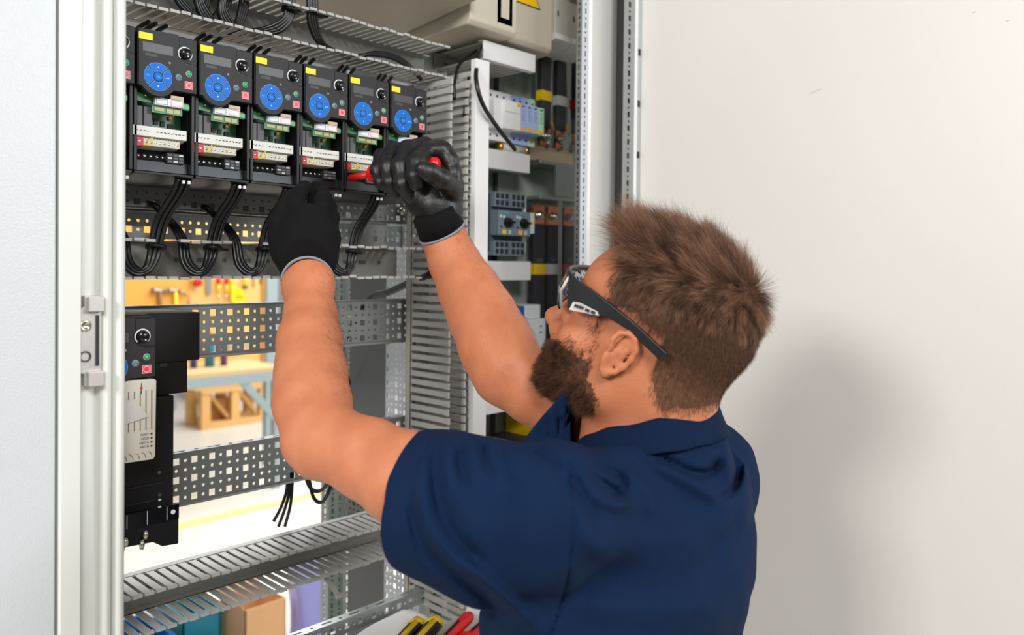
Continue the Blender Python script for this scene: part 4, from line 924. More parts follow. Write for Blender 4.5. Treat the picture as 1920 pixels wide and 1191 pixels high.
crate(1.22, 1.38, 3.14, 3.42, 0, .17, bl, 'dark blue crate left of the teal crate')
cb = thing('cardboard_box', 'open light brown cardboard box between blue crate and plastic bag', 'box', (1.72, 3.2, 0))
card = mat('cardboard', (220, 170, 124), .75, noise=.04, nscale=14); w = .004
x0, x1, y0, y1, h = 1.615, 1.80, 3.00, 3.22, .235
MB().box(x0, x1, y0, y0+w, 0, h).build('side_panel', card, cb); MB().box(x0, x1, y1-w, y1, 0, h).build('side_panel', card, cb)
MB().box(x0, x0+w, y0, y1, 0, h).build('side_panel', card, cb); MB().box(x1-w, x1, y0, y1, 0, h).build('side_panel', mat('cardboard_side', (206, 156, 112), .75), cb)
MB().beam((x0, (y0+y1)/2, h), (x0-.03, (y0+y1)/2, h+.05), .21, .004, up=(1, 0, 0)).build('flap', card, cb)
MB().beam(((x0+x1)/2, y1, h), ((x0+x1)/2, y1+.03, h+.06), .18, .004, up=(0, 1, 0)).build('flap', card, cb)
# plastic bag
m = MB(); n = 26; rows = 12; vs = []; fs = []
for j in range(rows+1):
    s_ = j/rows; z = .30*s_
    for k in range(n):
        th = 2*math.pi*k/n; rr = (1+.08*math.sin(5*th+3*s_)+.04*math.sin(11*th))*(.92+.15*s_-.05*math.sin(3.1*s_))
        vs.append((1.985+.105*math.cos(th)*rr, 3.08+.09*math.sin(th)*rr, z+(.012*math.sin(4*th) if j == rows else 0)))
for j in range(rows):
    for k in range(n): fs.append((j*n+k, j*n+(k+1) % n, (j+1)*n+(k+1) % n, (j+1)*n+k))
fs.append(tuple(range(n))); m.add(vs, fs, True)
tag(m.build('plastic_bag', mat('bag_violet', (176, 178, 236), .25, trans=.35, alpha=.85), solid=.0012), 'translucent violet plastic bag standing right of the cardboard box', 'bag')
tag(MB().box(2.16, 2.20, 3.2, 3.3, .0, .28).build('blue_post', mat('post_blue', (60, 150, 210), .4)), 'small bright blue upright just right of the plastic bag', 'post')
# ================================================================ implicit surfaces: smooth unions turned into one continuous mesh
class Field:
    def __init__(s, lo, hi, h):
        s.lo = np.array(lo, float); s.h = h; s.n = np.ceil((np.array(hi)-s.lo)/h).astype(int)+1
        s.F = np.full(s.n, .5, np.float32)
    def sub(s, lo, hi):
        a = np.clip(np.floor((np.array(lo)-s.lo)/s.h).astype(int), 0, s.n); b = np.clip(np.ceil((np.array(hi)-s.lo)/s.h).astype(int)+1, 0, s.n)
        if (b <= a).any(): return None
        ax = [s.lo[i]+s.h*np.arange(a[i], b[i]) for i in range(3)]
        X, Y, Z = np.meshgrid(*ax, indexing='ij')
        return tuple(slice(a[i], b[i]) for i in range(3)), np.stack([X, Y, Z], -1).astype(np.float32)
    def put(s, fn, lo, hi, k=.01, mode='u', m=.012):
        r = s.sub(np.array(lo)-k-m, np.array(hi)+k+m)
        if r is None: return s
        sl, Q = r; g = fn(Q).astype(np.float32); f = s.F[sl]
        if mode == 'u':
            h = np.maximum(k-np.abs(f-g), 0)/k; s.F[sl] = np.minimum(f, g)-h*h*k*.25
        elif mode == 's':
            g = -g; h = np.maximum(k-np.abs(f-g), 0)/k; s.F[sl] = np.maximum(f, g)+h*h*k*.25
        elif mode == 'i':
            h = np.maximum(k-np.abs(f-g), 0)/k; s.F[sl] = np.maximum(f, g)+h*h*k*.25
        elif mode == 'd': s.F[sl] = f+g
        return s
    def caps(s, p, q, r0, r1, k=.01, mode='u'):
        p = np.array(p, float); q = np.array(q, float); R = max(r0, r1)
        def fn(Q):
            d = q-p; t = np.clip(((Q-p)@d)/(d@d+1e-12), 0, 1); return np.linalg.norm(Q-p-t[..., None]*d, axis=-1)-(r0+(r1-r0)*t)
        return s.put(fn, np.minimum(p, q)-R, np.maximum(p, q)+R, k, mode)
    def chain(s, pts, k=.01, mode='u'):
        for a, b in zip(pts[:-1], pts[1:]): s.caps(a[:3], b[:3], a[3], b[3], k, mode)
        return s
    def ell(s, c, r, k=.01, mode='u', M=None):
        c = np.array(c, float); r = np.array(r, float); R = r.max()
        def fn(Q):
            q = Q-c
            if M is not None: q = q@M       # columns of M are the axes
            k0 = np.linalg.norm(q/r, axis=-1); k1 = np.linalg.norm(q/(r*r), axis=-1)+1e-9
            return k0*(k0-1)/k1
        return s.put(fn, c-R, c+R, k, mode)
    def mesh(s):
        F = s.F; S = F < 0; n = F.shape
        c = [S[i:n[0]-1+i, j:n[1]-1+j, l:n[2]-1+l] for i in (0, 1) for j in (0, 1) for l in (0, 1)]
        cnt = sum(x.astype(np.int8) for x in c); act = np.argwhere((cnt > 0) & (cnt < 8))
        idx = -np.ones((n[0]-1, n[1]-1, n[2]-1), np.int32); idx[tuple(act.T)] = np.arange(len(act))
        acc = np.zeros((len(act), 3)); w = np.zeros(len(act))
        cor = [(i, j, l) for i in (0, 1) for j in (0, 1) for l in (0, 1)]
        for a in range(8):
            for b in range(a+1, 8):
                if sum(abs(cor[a][m]-cor[b][m]) for m in range(3)) != 1: continue
                ia = act+np.array(cor[a]); ib = act+np.array(cor[b])
                fa = F[tuple(ia.T)]; fb = F[tuple(ib.T)]; x = (fa < 0) != (fb < 0)
                t = np.where(x, fa/(fa-fb+1e-12), 0)
                acc += np.where(x[:, None], np.array(cor[a])+t[:, None]*(np.array(cor[b])-np.array(cor[a])), 0); w += x
        V = s.lo+s.h*(act+acc/w[:, None])
        fs = []
        for ax in range(3):
            a1, a2 = [(1, 2), (2, 0), (0, 1)][ax]
            sl0 = [slice(None)]*3; sl1 = [slice(None)]*3; sl0[ax] = slice(0, n[ax]-1); sl1[ax] = slice(1, n[ax])
            A = S[tuple(sl0)]; B = S[tuple(sl1)]; E = np.argwhere(A != B)
            E = E[(E[:, a1] > 0) & (E[:, a2] > 0) & (E[:, a1] < n[a1]-1) & (E[:, a2] < n[a2]-1)]
            ins = A[tuple(E.T)]
            o1 = np.zeros(3, int); o1[a1] = 1; o2 = np.zeros(3, int); o2[a2] = 1
            q = np.stack([idx[tuple((E-o1-o2).T)], idx[tuple((E-o2).T)], idx[tuple(E.T)], idx[tuple((E-o1).T)]], 1)
            q[~ins] = q[~ins][:, ::-1]; fs.append(q)
        return V, np.concatenate(fs)
def np_mesh(name, V, Fq, m, parent=None, smooth=True):
    L = wloc(parent); me = bpy.data.meshes.new(name); V = np.asarray(V, np.float32)-np.array(L, np.float32)
    me.vertices.add(len(V)); me.vertices.foreach_set('co', V.ravel()); k = Fq.shape[1]
    me.loops.add(Fq.size); me.loops.foreach_set('vertex_index', Fq.astype(np.int32).ravel())
    me.polygons.add(len(Fq)); me.polygons.foreach_set('loop_start', (np.arange(len(Fq))*k).astype(np.int32))
    me.polygons.foreach_set('use_smooth', [smooth]*len(Fq)); me.update(calc_edges=True)
    for mm in (m if isinstance(m, (list, tuple)) else [m]): me.materials.append(mm)
    o = bpy.data.objects.new(name, me); COL.objects.link(o)
    if parent: o.parent = parent
    ROOT[o.name] = L; return o
def relax(V, Fq, it=2, lam=.5, fix=None):
    a = np.concatenate([Fq[:, i] for i in range(4)]); b = np.concatenate([Fq[:, (i+1) % 4] for i in range(4)])
    deg = np.bincount(a, minlength=len(V))+np.bincount(b, minlength=len(V))
    for _ in range(it):
        S_ = np.stack([np.bincount(a, V[b, c], len(V))+np.bincount(b, V[a, c], len(V)) for c in range(3)], 1)/np.maximum(deg, 1)[:, None]
        V = V+lam*(S_-V)
    return V
def normals(V, Fq):
    n = np.cross(V[Fq[:, 2]]-V[Fq[:, 0]], V[Fq[:, 3]]-V[Fq[:, 1]]); N = np.zeros_like(V)
    for i in range(4):
        for c in range(3): N[:, c] += np.bincount(Fq[:, i], n[:, c], len(V))
    return N/(np.linalg.norm(N, axis=1, keepdims=True)+1e-12)
def proj(V):
    q = V-CAM; z = q@_f; return 960+CF*(q@CR)/z, CCY-CF*(q@CU)/z, z
def C4(u, v, d, rpx):
    p = P(u, v, d); return (p[0], p[1], p[2], rpx*d/CF)
# ================================================================ the technician
def sstep(a, b, x): t = np.clip((x-a)/(b-a), 0, 1); return t*t*(3-2*t)
skin = mat('skin', (204, 132, 94), .5, sss=.08, bump=.4, bscale=420, c2=(180, 104, 72), nscale=40, spec=.35)
hair_m = mat('hair_brown', (124, 88, 66), .6, c2=(58, 40, 31), nscale=260, spec=.25)
beard_m = mat('beard_brown', (122, 80, 56), .6, c2=(42, 27, 20), nscale=260, spec=.25)
navy = mat('polo_navy', (16, 38, 70), .9, bump=.6, bscale=900, c2=(11, 28, 54), nscale=9, spec=.12)
navy_rib = mat('polo_rib', (11, 28, 54), .9, spec=.12, bump=.5, bscale=700)
person = thing('person', 'bearded person in navy polo shirt, safety glasses and black gloves working in the cabinet', 'person', (.70, .48, 0))
# head frame
th, ph = math.radians(31), math.radians(23)
HS = .945
f0 = -math.cos(th)*CR+math.sin(th)*_f
HF = math.cos(ph)*f0+math.sin(ph)*CU; HU = -math.sin(ph)*f0+math.cos(ph)*CU
HL = np.cross(HU, HF)
ear = P(1156, 662, .775); HC = ear-HL*.073
HM = np.stack([HL, HF, HU], 1)
HC = ear-HM@(np.array((.0785, -.004, .004))*HS)
def H(x, y, z): return HC+HM@(np.array((x, y, z), float)*HS)
def loc_(V): return (V-HC)@HM/HS
h = .0022
lo = np.array((.36, .34, 1.36)); hi = np.array((.93, .90, 1.86))
B = Field(lo, hi, h)
# --- skull and face
def he(c, r, k=.012, mode='u', rot=None):
    M_ = HM if rot is None else HM@rot
    B.ell(H(*c), np.array(r)*HS, k, mode, M_)
def hc(a, b, r0, r1, k=.008, mode='u'): B.caps(H(*a), H(*b), r0*HS, r1*HS, k, mode)
he((0, -.018, .052), (.0755, .093, .085), .01)
he((0, .040, .050), (.062, .048, .052), .02)
he((0, .040, -.015), (.060, .050, .060), .02)
for s in (1, -1):
    hc((.050*s, .004, -.046), (.014*s, .071, -.068), .020, .018, .02)
    hc((.056*s, .000, -.005), (.050*s, .004, -.046), .018, .020, .02)
    he((.044*s, .058, -.012), (.018, .017, .015), .02)
    hc((.034*s, .084, .030), (.008*s, .092, .030), .008, .008, .012)
    he((.034*s, .102, .010), (.017, .017, .013), .010, 's')
    he((.033*s, .078, .010), (.0130, .0130, .0130), .003)
    hc((.046*s, .080, .016), (.022*s, .092, .0175), .0035, .0035, .005)
    hc((.046*s, .079, .003), (.022*s, .089, .001), .003, .003, .005)
    he((.0125*s, .100, -.018), (.0080, .0095, .0080), .008)
    he((.0075*s, .107, -.0245), (.0035, .005, .003), .003, 's')
hc((0, .073, -.066), (0, .076, -.066), .019, .019, .02)
he((0, .066, -.034), (.038, .033, .030), .02)
hc((0, .090, .024), (0, .112, -.010), .0070, .0095, .010)
he((0, .1135, -.012), (.0105, .0105, .0095), .008)
hc((-.018, .092, -.0370), (.018, .092, -.0370), .0045, .0045, .007)
hc((-.015, .090, -.0450), (.015, .090, -.0450), .0050, .0050, .007)
hc((-.022, .099, -.0408), (.022, .099, -.0408), .0016, .0016, .003, 's')
# neck
nb = P(1222, 800, .852)
B.caps(H(0, -.035, -.030), nb, .060, .0615, .03)
B.caps(H(0, .0, -.045), P(1182, 835, .86), .036, .040, .02)
B.caps(nb, np.array((.700, .485, 1.42)), .0600, .068, .03)
# ears
def ear_(s):
    Re = np.array([[math.cos(.38), s*math.sin(.38), 0], [-s*math.sin(.38), math.cos(.38), 0], [0, 0, 1.]])
    c = (.0785*s, -.004, .004)
    def E(y, z, x=0.):   # local ear plane: y forward, z up, x outward
        v = np.array((x*s, y*.82, z*.82)); v = Re@v if s > 0 else Re@v
        t = .12; y2 = v[1]*math.cos(t)+v[2]*math.sin(t)*-1; z2 = v[1]*math.sin(t)+v[2]*math.cos(t)
        return (c[0]+v[0], c[1]+y2, c[2]+z2)
    hc(E(.004, -.016), E(-.008, .018), .0070, .0088, .005)
    rim = [(.010, .004), (.013, .016), (.009, .027), (-.001, .032), (-.012, .029), (-.019, .018), (-.0195, .004), (-.016, -.010), (-.009, -.021), (.001, -.028), (.008, -.025)]
    for a, b in zip(rim[:-1], rim[1:]): hc(E(a[0], a[1], .007), E(b[0], b[1], .007), .0031, .0031, .0025)
    hc(E(.002, -.024, .005), E(.001, -.030, .005), .0050, .0048, .004)
    hc(E(-.006, .010, .010), E(.000, .018, .010), .0042, .0034, .0025, 's')
    hc(E(-.003, -.004, .011), E(.001, -.013, .011), .0052, .0038, .0025, 's')
    hc(E(-.008, -.012, .006), E(-.009, .010, .008), .0026, .0022, .003)
    hc(E(.011, -.006, .006), E(.010, -.016, .006), .0040, .0040, .004)
ear_(1); ear_(-1)
# --- near (left) arm
LA = [C4(580, 500, .965, 36), C4(577, 545, .950, 39), C4(582, 590, .925, 45), C4(585, 640, .895, 51), C4(589, 700, .860, 57), C4(594, 755, .828, 60), C4(602, 806, .798, 59), C4(640, 838, .778, 62), C4(690, 860, .76, 71), C4(760, 897, .735, 83), C4(860, 940, .715, 98), C4(1000, 965, .70, 104)]
B.chain(LA, .014)
B.caps(P(576, 835, .795), P(592, 850, .79), .023, .024, .02)       # elbow point
B.caps(P(568, 640, .89), P(562, 760, .825), .020, .022, .03)
B.caps(P(566, 530, .95), P(594, 530, .945), .020, .020, .015)
# --- far (right) arm
RA = [C4(815, 400, 1.06, 33), C4(830, 440, 1.055, 37), C4(852, 492, 1.045, 43), C4(880, 545, 1.025, 53), C4(905, 595, 1.0, 60), C4(932, 645, .975, 63), C4(957, 690, .955, 60), C4(1000, 735, .945, 55), C4(1065, 775, .94, 56), C4(1180, 845, .95, 62), C4(1309, 893, .965, 66)]
B.chain(RA, .018)
B.caps(P(905, 660, .975), P(935, 712, .955), .022, .026, .02)
Vb, Fb = B.mesh(); Vb = relax(Vb, Fb, 2, .35)
Nb = normals(Vb, Fb)
# fine relief: tendons, elbow creases
body = np_mesh('body', Vb, Fb, skin, person)

# ---------------------------------------------------------------- hair and beard: short strands grown from the skin
q = loc_(Vb); x_, y_, z_ = q.T
head = (np.linalg.norm(q-np.array((0, -.01, .03)), axis=1) < .16)
earm = (np.abs(np.abs(x_)-.080) < .020) & (np.abs(y_+.012) < .030) & (np.abs(z_-.002) < .040) & (np.abs(x_) > .062)
side = np.abs(x_)
def poly_sd(pu, pv, poly):
    """signed distance in the side view, positive inside"""
    poly = np.array(poly, float); best = np.full(pu.shape, 1e9); ins = np.zeros(pu.shape, bool)
    for i in range(len(poly)):
        a, b = poly[i], poly[(i+1) % len(poly)]; d = b-a; t = np.clip(((pu-a[0])*d[0]+(pv-a[1])*d[1])/(d@d), 0, 1)
        best = np.minimum(best, np.hypot(pu-a[0]-t*d[0], pv-a[1]-t*d[1]))
        c = ((a[1] > pv) != (b[1] > pv)) & (pu < (b[0]-a[0])*(pv-a[1])/(b[1]-a[1]+1e-9)+a[0]); ins ^= c
    return np.where(ins, best, -best)
mir = HC+(np.stack([np.abs(x_), y_, z_], 1)*HS)@HM.T; pu, pv, _ = proj(mir)
HP_ = [(1118, 395), (1150, 408), (1186, 434), (1180, 470), (1152, 512), (1136, 552), (1122, 575), (1108, 596), (1114, 622), (1128, 622), (1134, 596), (1160, 586), (1186, 594), (1204, 628), (1206, 668), (1214, 712), (1222, 752), (1238, 778), (1325, 772), (1480, 720), (1500, 380), (1300, 320), (1118, 330)]
BP_ = [(1108, 600), (1126, 622), (1122, 640), (1112, 664), (1114, 700), (1126, 742), (1112, 765), (1030, 765), (992, 725), (992, 676), (1006, 652), (1022, 636), (1040, 640), (1060, 640), (1078, 618), (1096, 606)]
hsd = poly_sd(pu, pv, HP_); bsd = poly_sd(pu, pv, BP_)
rj = rng.normal(0, 4.5, len(pu))
hmask = head & ~earm & (hsd+rj > 0); bmask = head & ~earm & (bsd+rj > 0) & (z_ > -.13)
lipm = (side < .018) & (z_ > -.0505) & (z_ < -.033) & (y_ > .075); bmask &= ~lipm
topz = z_+.35*y_
hw = np.where(hmask, .75+.25*sstep(.03, .09, z_), 0)*np.clip(.25+hsd/30, .2, 1); bw = np.where(bmask, np.clip(.7+bsd/12, .3, 1), 0)
hcap = head & ~earm & (hsd+.5*rj > 7); bcap = head & ~earm & (bsd+.6*rj > 7) & ~lipm & (z_ < -.022)
def strands(mask, n, lenf, dirf, w0, seg=4, jit=.25, clump=.26):
    w_ = mask.astype(float); ids = rng.choice(len(w_), n, p=w_/w_.sum())
    N = Nb[ids]; J = rng.normal(0, .0012, (n, 3)); R = Vb[ids]+J-N*(J*N).sum(1, keepdims=True); ql = loc_(R)
    cell = np.floor(R/.0055).astype(np.int64); key = (cell[:, 0]*73856093 ^ cell[:, 1]*19349663 ^ cell[:, 2]*83492791) % 9973
    tb = np.random.default_rng(3).normal(0, 1, (9973, 4)); cs = sstep(.04, .09, ql[:, 2])[:, None] if clump > .2 else 1.; cj = tb[key]*cs; strands.mat = np.clip(np.floor((cj[:, 3]+1.2)/.8), 0, 2).astype(np.int32)
    L = lenf(ql)*rng.uniform(.75, 1.15, n)*(1+.12*cj[:, 3]); D = dirf(ql, N)+clump*cj[:, :3]+rng.normal(0, jit*.6, (n, 3)); D /= np.linalg.norm(D, axis=1, keepdims=True)
    lift = np.clip(.25+.4*(N@HU), .2, .62)[:, None]
    pts = []; p = R-N*.0008; d0 = N*lift+D*(1-lift)
    for k in range(seg+1):
        pts.append(p.copy()); t = (k+1)/seg; dd = d0*(1-t)+D*t; dd /= np.linalg.norm(dd, axis=1, keepdims=True)
        p = p+dd*(L/seg)[:, None]
    pts = np.stack(pts, 1)                      # n, seg+1, 3
    T = np.gradient(pts, axis=1); T /= np.linalg.norm(T, axis=2, keepdims=True)+1e-9
    A = np.cross(T, rng.normal(0, 1, (n, 1, 3))); A /= np.linalg.norm(A, axis=2, keepdims=True)+1e-9; Bn = np.cross(T, A)
    w = w0*np.linspace(1, .25, seg+1)[None, :, None]*rng.uniform(.8, 1.2, (n, 1, 1))
    ring = np.stack([pts+w*(A*math.cos(a)+Bn*math.sin(a)) for a in (0, 2.094, 4.189)], 2)   # n,seg+1,3,3
    V = ring.reshape(-1, 3); base = (np.arange(n)*(seg+1)*3)[:, None, None]
    k = np.arange(seg)[None, :, None]; j = np.arange(3)[None, None, :]
    a = base+k*3+j; b = base+k*3+(j+1) % 3
    return V, np.stack([a, b, b+3, a+3], -1).reshape(-1, 4)
def hair_dir(ql, N):
    c = np.array((0, -.082, .100))                               # crown whorl
    r = ql-c; r[:, 0] *= .8
    fw_ = np.zeros_like(ql); top = sstep(.075, .115, ql[:, 2])[:, None]
    down = np.array((0, -.25, -1.)); fwd = np.array((.15, 1., .35))
    bk = sstep(-.105, -.060, ql[:, 1])[:, None]; sd = np.array((0, -.45, -.85))*(1-top)+fwd*top
    sw = np.stack([-(r[:, 2]-.3*r[:, 1]), r[:, 0]*.6, r[:, 0]], 1)*6
    d = down*(1-bk)+sd*bk + (.5+.6*np.exp(-(r**2).sum(1)/.0009))[:, None]*r/(np.linalg.norm(r, axis=1, keepdims=True)+1e-6)+sw*np.exp(-(r**2).sum(1)/.0012)[:, None]
    dw = d@HM.T
    return dw/np.linalg.norm(dw, axis=1, keepdims=True)
def hair_len(ql):
    t = sstep(.060, .120, ql[:, 2]); f = sstep(-.02, .06, ql[:, 1])
    return .0065+.018*t+.022*t*f+.004*sstep(.0, .06, ql[:, 2])
def beard_dir(ql, N):
    d = np.tile(np.array((0, .35, -1.)), (len(ql), 1)); d[:, 1] += 1.2*sstep(.04, .09, ql[:, 1]); return (d@HM.T)
def beard_len(ql): return .0060+.008*(1-sstep(-.085, -.03, ql[:, 2]))+.003*sstep(.05, .09, ql[:, 1])
def cap_shell(mask, off):
    """thin under-layer that follows the scalp"""
    keep = mask[Fb].all(1); Fk = Fb[keep]; used = np.unique(Fk); mp = -np.ones(len(Vb), int); mp[used] = np.arange(len(used))
    V = Vb[used]+Nb[used]*off(loc_(Vb[used]))[:, None]
    return V, mp[Fk]
def combine(parts):
    vs, fs, o = [], [], 0
    for v, f in parts: vs.append(v); fs.append(f+o); o += len(v)
    return np.concatenate(vs), np.concatenate(fs)
hs = combine([cap_shell(hcap, lambda ql: .0004+.0022*sstep(.075, .12, ql[:, 2])), strands(hw, 62000, hair_len, hair_dir, .00014, seg=3)]); hmat = strands.mat
ho = np_mesh('hair', hs[0], hs[1], [hair_m, mat('scalp_stubble', (128, 88, 64), .7, c2=(100, 68, 50), nscale=300, spec=.2), mat('hair_dark', (66, 45, 35), .6, spec=.25), mat('hair_light', (140, 102, 78), .55, spec=.3)], person)
nc = int((hcap[Fb].all(1)).sum()); zc = loc_(hs[0][hs[1][:nc]].mean(1))
mi = np.zeros(len(hs[1]), np.int32); mi[:nc] = (zc[:, 2]+.3*np.maximum(0, -.02-zc[:, 1])+rng.normal(0, .012, nc)+2*(zc[:, 2] > .075) < .035).astype(np.int32); st_ = np.repeat(hmat, 9); mi[-len(st_):] = np.array([2, 0, 3])[st_]; ho.data.polygons.foreach_set('material_index', mi)
bs = combine([cap_shell(bcap, lambda ql: .0004+.0012*(1-sstep(-.08, -.04, ql[:, 2]))), strands(bw, 38000, beard_len, beard_dir, .00014, seg=3, jit=.22, clump=.08)])
bo = np_mesh('beard', bs[0], bs[1], [beard_m, mat('beard_dark', (60, 38, 28), .6, spec=.25)], person)
mi = np.zeros(len(bs[1]), np.int32); st_ = np.repeat(strands.mat, 9); mi[-len(st_):] = (st_ == 0); bo.data.polygons.foreach_set('material_index', mi)

am = ~head & (z_ > -2) & (Vb[:, 2] > 1.5)
pa, pb, pz = proj(Vb); am = (np.linalg.norm(q-np.array((0, -.01, .03)), axis=1) > .20) & (Vb[:, 2] > 1.515)
ah = strands(am, 5200, lambda ql: np.full(len(ql), .0085), lambda ql, N: np.tile(np.array((.25, -.3, -.75)), (len(ql), 1)), .00009, seg=3, jit=.35)
np_mesh('arm_hair', ah[0], ah[1], beard_m, person)
# ---------------------------------------------------------------- polo shirt
keys = {90: 1.432, 135: 1.461, 180: 1.488, 225: 1.503, 270: 1.5075, 315: 1.507, 360: 1.495, 405: 1.468, 450: 1.432}
kk_ = sorted(keys); cc = P(1217, 790, .850)
S = Field((.40, .29, .92), (.98, .70, 1.56), .0027)
S.ell((.700, .500, 1.30), (.172, .118, .24), .03)
S.ell((.705, .470, 1.350), (.155, .098, .108), .035)
S.ell((.695, .500, 1.08), (.158, .112, .24), .06)
S.caps((.705, .478, 1.428), P(1309, 893, .965), .056, .066, .035)
S.caps((.690, .470, 1.400), P(1040, 960, .712), .046, .062, .025)
S.caps(nb+np.array((0, -.005, -.075)), nb+np.array((0, 0, -.040)), .074, .066, .02)
LS = [C4(768, 935, .742, 122), C4(830, 946, .725, 126), C4(900, 962, .712, 129), C4(1000, 976, .705, 126)]
S.chain(LS, .02)
S.chain([C4(850, 1000, .73, 66), C4(905, 1045, .725, 64), C4(985, 1110, .735, 72)], .03)
RS = [C4(1010, 768, .94, 80), C4(1100, 805, .94, 86), C4(1200, 855, .952, 92), C4(1309, 893, .965, 96)]
S.chain(RS, .03)
S.ell(cc+np.array((.004, -.016, -.062)), (.088, .080, .085), .02)
def plane(p, n): n = n/np.linalg.norm(n); return lambda Q: (Q-p)@n
def cutp(fn, lo, hi, k=.004): S.put(fn, lo, hi, k, 'i', 0)
nL = P(603, 878, .768)-P(1000, 950, .70); pL = P(774, 940, .742); nL /= np.linalg.norm(nL)
S.put(lambda Q: np.where(np.linalg.norm(Q-pL, axis=-1) < .16, (Q-pL)@nL, -1.), pL-.16, pL+.16, .004, 'i')
nR = P(957, 690, .955)-P(1180, 840, .95); nR /= np.linalg.norm(nR); pR = P(1048, 782, .94)
S.put(lambda Q: np.where(np.linalg.norm(Q-pR, axis=-1) < .11, (Q-pR)@nR, -1.), pR-.11, pR+.11, .004, 'i')
# hollow sleeve mouths
a = C4(700, 915, .757, 122); S.caps(a[:3], pL-nL*.012, .058, .057, .003, 's')
a = P(1000, 745, .943); S.caps(a, pR-nR*.012, .0455, .0455, .003, 's')
# neck opening
S.caps(nb+np.array((0, -.002, -.005)), H(0, -.02, .0), .066, .066, .004, 's')
S.put(lambda Q: Q[..., 2]*0+(.945-Q[..., 2]), (.4, .29, .90), (.98, .7, .96), .004, 'i', 0)
def neckcut(Q):
    dx, dy = Q[..., 0]-cc[0], Q[..., 1]-cc[1]; a = (np.degrees(np.arctan2(dy, dx))-90) % 360+90
    zr = np.interp(a, kk_, [keys[k] for k in kk_])-.016; r = np.hypot(dx, dy)
    rm = np.where((a > 146) & (a < 345), .16, .086)
    return np.where(r < rm, Q[..., 2]-zr-np.maximum(0, r-.068)*.12-np.maximum(0, r-.125)*3, -1.)
S.put(neckcut, cc-np.array((.16, .16, .12)), cc+np.array((.16, .16, .12)), .012, 'i', 0)
# folds: soft ridges and grooves running over the cloth (u, v way points, width, height, + is a groove)
FOLDS = [([(1066, 862), (1075, 960), (1068, 1060), (1050, 1140), (1030, 1200)], 3.2, .0030),
 ([(1052, 862), (1062, 900), (1068, 960), (1060, 1060)], 16, -.0012),
 ([(805, 828), (778, 880), (770, 960), (785, 1040), (805, 1075)], 2.6, .0016),
 ([(790, 905), (800, 980), (835, 1035), (900, 1085), (955, 1130), (1010, 1180)], 15, -.0060),
 ([(775, 960), (795, 1020), (840, 1065), (905, 1115), (950, 1160)], 13, .0050),
 ([(815, 850), (820, 930), (850, 1000), (900, 1050)], 12, .0035),
 ([(838, 835), (845, 900), (870, 960)], 12, -.0022),
 ([(860, 838), (864, 880), (875, 910)], 9, .0030), ([(905, 832), (912, 868), (925, 890)], 8, .0036), ([(885, 838), (892, 880)], 10, -.0022),
 ([(935, 838), (945, 880), (960, 905)], 11, .0020), ([(1000, 845), (1040, 862), (1058, 900)], 10, .0028), ([(1030, 845), (1062, 868)], 10, -.0020),
 ([(1088, 880), (1112, 925), (1150, 945), (1185, 948)], 12, -.0042), ([(1105, 888), (1135, 908), (1158, 925)], 8, .0040),
 ([(1118, 872), (1160, 892), (1170, 915), (1150, 925)], 9, .0035), ([(1180, 880), (1215, 920), (1225, 960)], 14, -.0028),
 ([(1075, 900), (1100, 950), (1120, 985)], 13, .0032), ([(1085, 930), (1100, 1000), (1130, 1040)], 20, -.0028),
 ([(1235, 856), (1290, 884), (1330, 888), (1348, 868)], 8, .0062), ([(1225, 868), (1295, 905), (1345, 935), (1362, 945)], 13, -.0042),
 ([(1352, 940), (1372, 915), (1384, 880), (1372, 820)], 9, .0062), ([(1362, 850), (1368, 900), (1358, 925)], 9, -.0030), ([(1395, 870), (1400, 930), (1395, 990)], 12, -.0025),
 ([(1100, 1010), (1200, 1020), (1300, 1000), (1380, 960)], 30, -.0030), ([(1110, 1070), (1220, 1085), (1330, 1060)], 26, .0026), ([(1095, 1130), (1210, 1150), (1340, 1130)], 28, -.0034),
 ([(1090, 1110), (1190, 1105), (1300, 1110)], 18, .0018), ([(1270, 930), (1330, 1010), (1350, 1120)], 26, .0018), ([(905, 1140), (935, 1165), (950, 1200)], 9, .0012),
 ([(985, 900), (1000, 960), (990, 1040)], 30, -.0022), ([(950, 920), (935, 980), (960, 1060)], 22, .0020)]
def fold(Q):
    g = np.zeros(Q.shape[:-1], np.float32)
    q = Q-CAM; z = q@_f; u = 960+CF*(q@CR)/z; v = CCY-CF*(q@CU)/z; near = z < .90
    for pts, w, A in FOLDS:
        pts = np.array(smooth_path([(x, y, 0) for x, y in pts], 5))[:, :2]
        bb = (u > pts[:, 0].min()-3*w) & (u < pts[:, 0].max()+3*w) & (v > pts[:, 1].min()-3*w) & (v < pts[:, 1].max()+3*w) & near
        if not bb.any(): continue
        uu, vv = u[bb], v[bb]; best = np.full(uu.shape, 1e9); tt = np.zeros(uu.shape)
        for i in range(len(pts)-1):
            d = pts[i+1]-pts[i]; t = np.clip(((uu-pts[i, 0])*d[0]+(vv-pts[i, 1])*d[1])/(d@d+1e-9), 0, 1)
            D = (uu-pts[i, 0]-t*d[0])**2+(vv-pts[i, 1]-t*d[1])**2; m = D < best; best[m] = D[m]; tt[m] = ((i+t)/(len(pts)-1))[m]
        fade = np.minimum(1, np.minimum(tt+.12, 1.12-tt)*5) if w > 5 else 1
        g[bb] += (A*1.75*np.exp(-best/(w*w))*fade).astype(np.float32)
    return g
S.put(lambda Q: (.0012*np.sin(Q[..., 0]*61+3*np.sin(Q[..., 2]*37+Q[..., 1]*22))*np.sin(Q[..., 2]*53+2*np.sin(Q[..., 0]*31))).astype(np.float32), (.42, .30, .95), (.96, .66, 1.53), .0, 'd', 0)
S.put(fold, (.42, .30, 1.2), (.96, .66, 1.53), .0, 'd', 0)
Vs, Fs_ = S.mesh(); Vs = relax(Vs, Fs_, 2, .4)
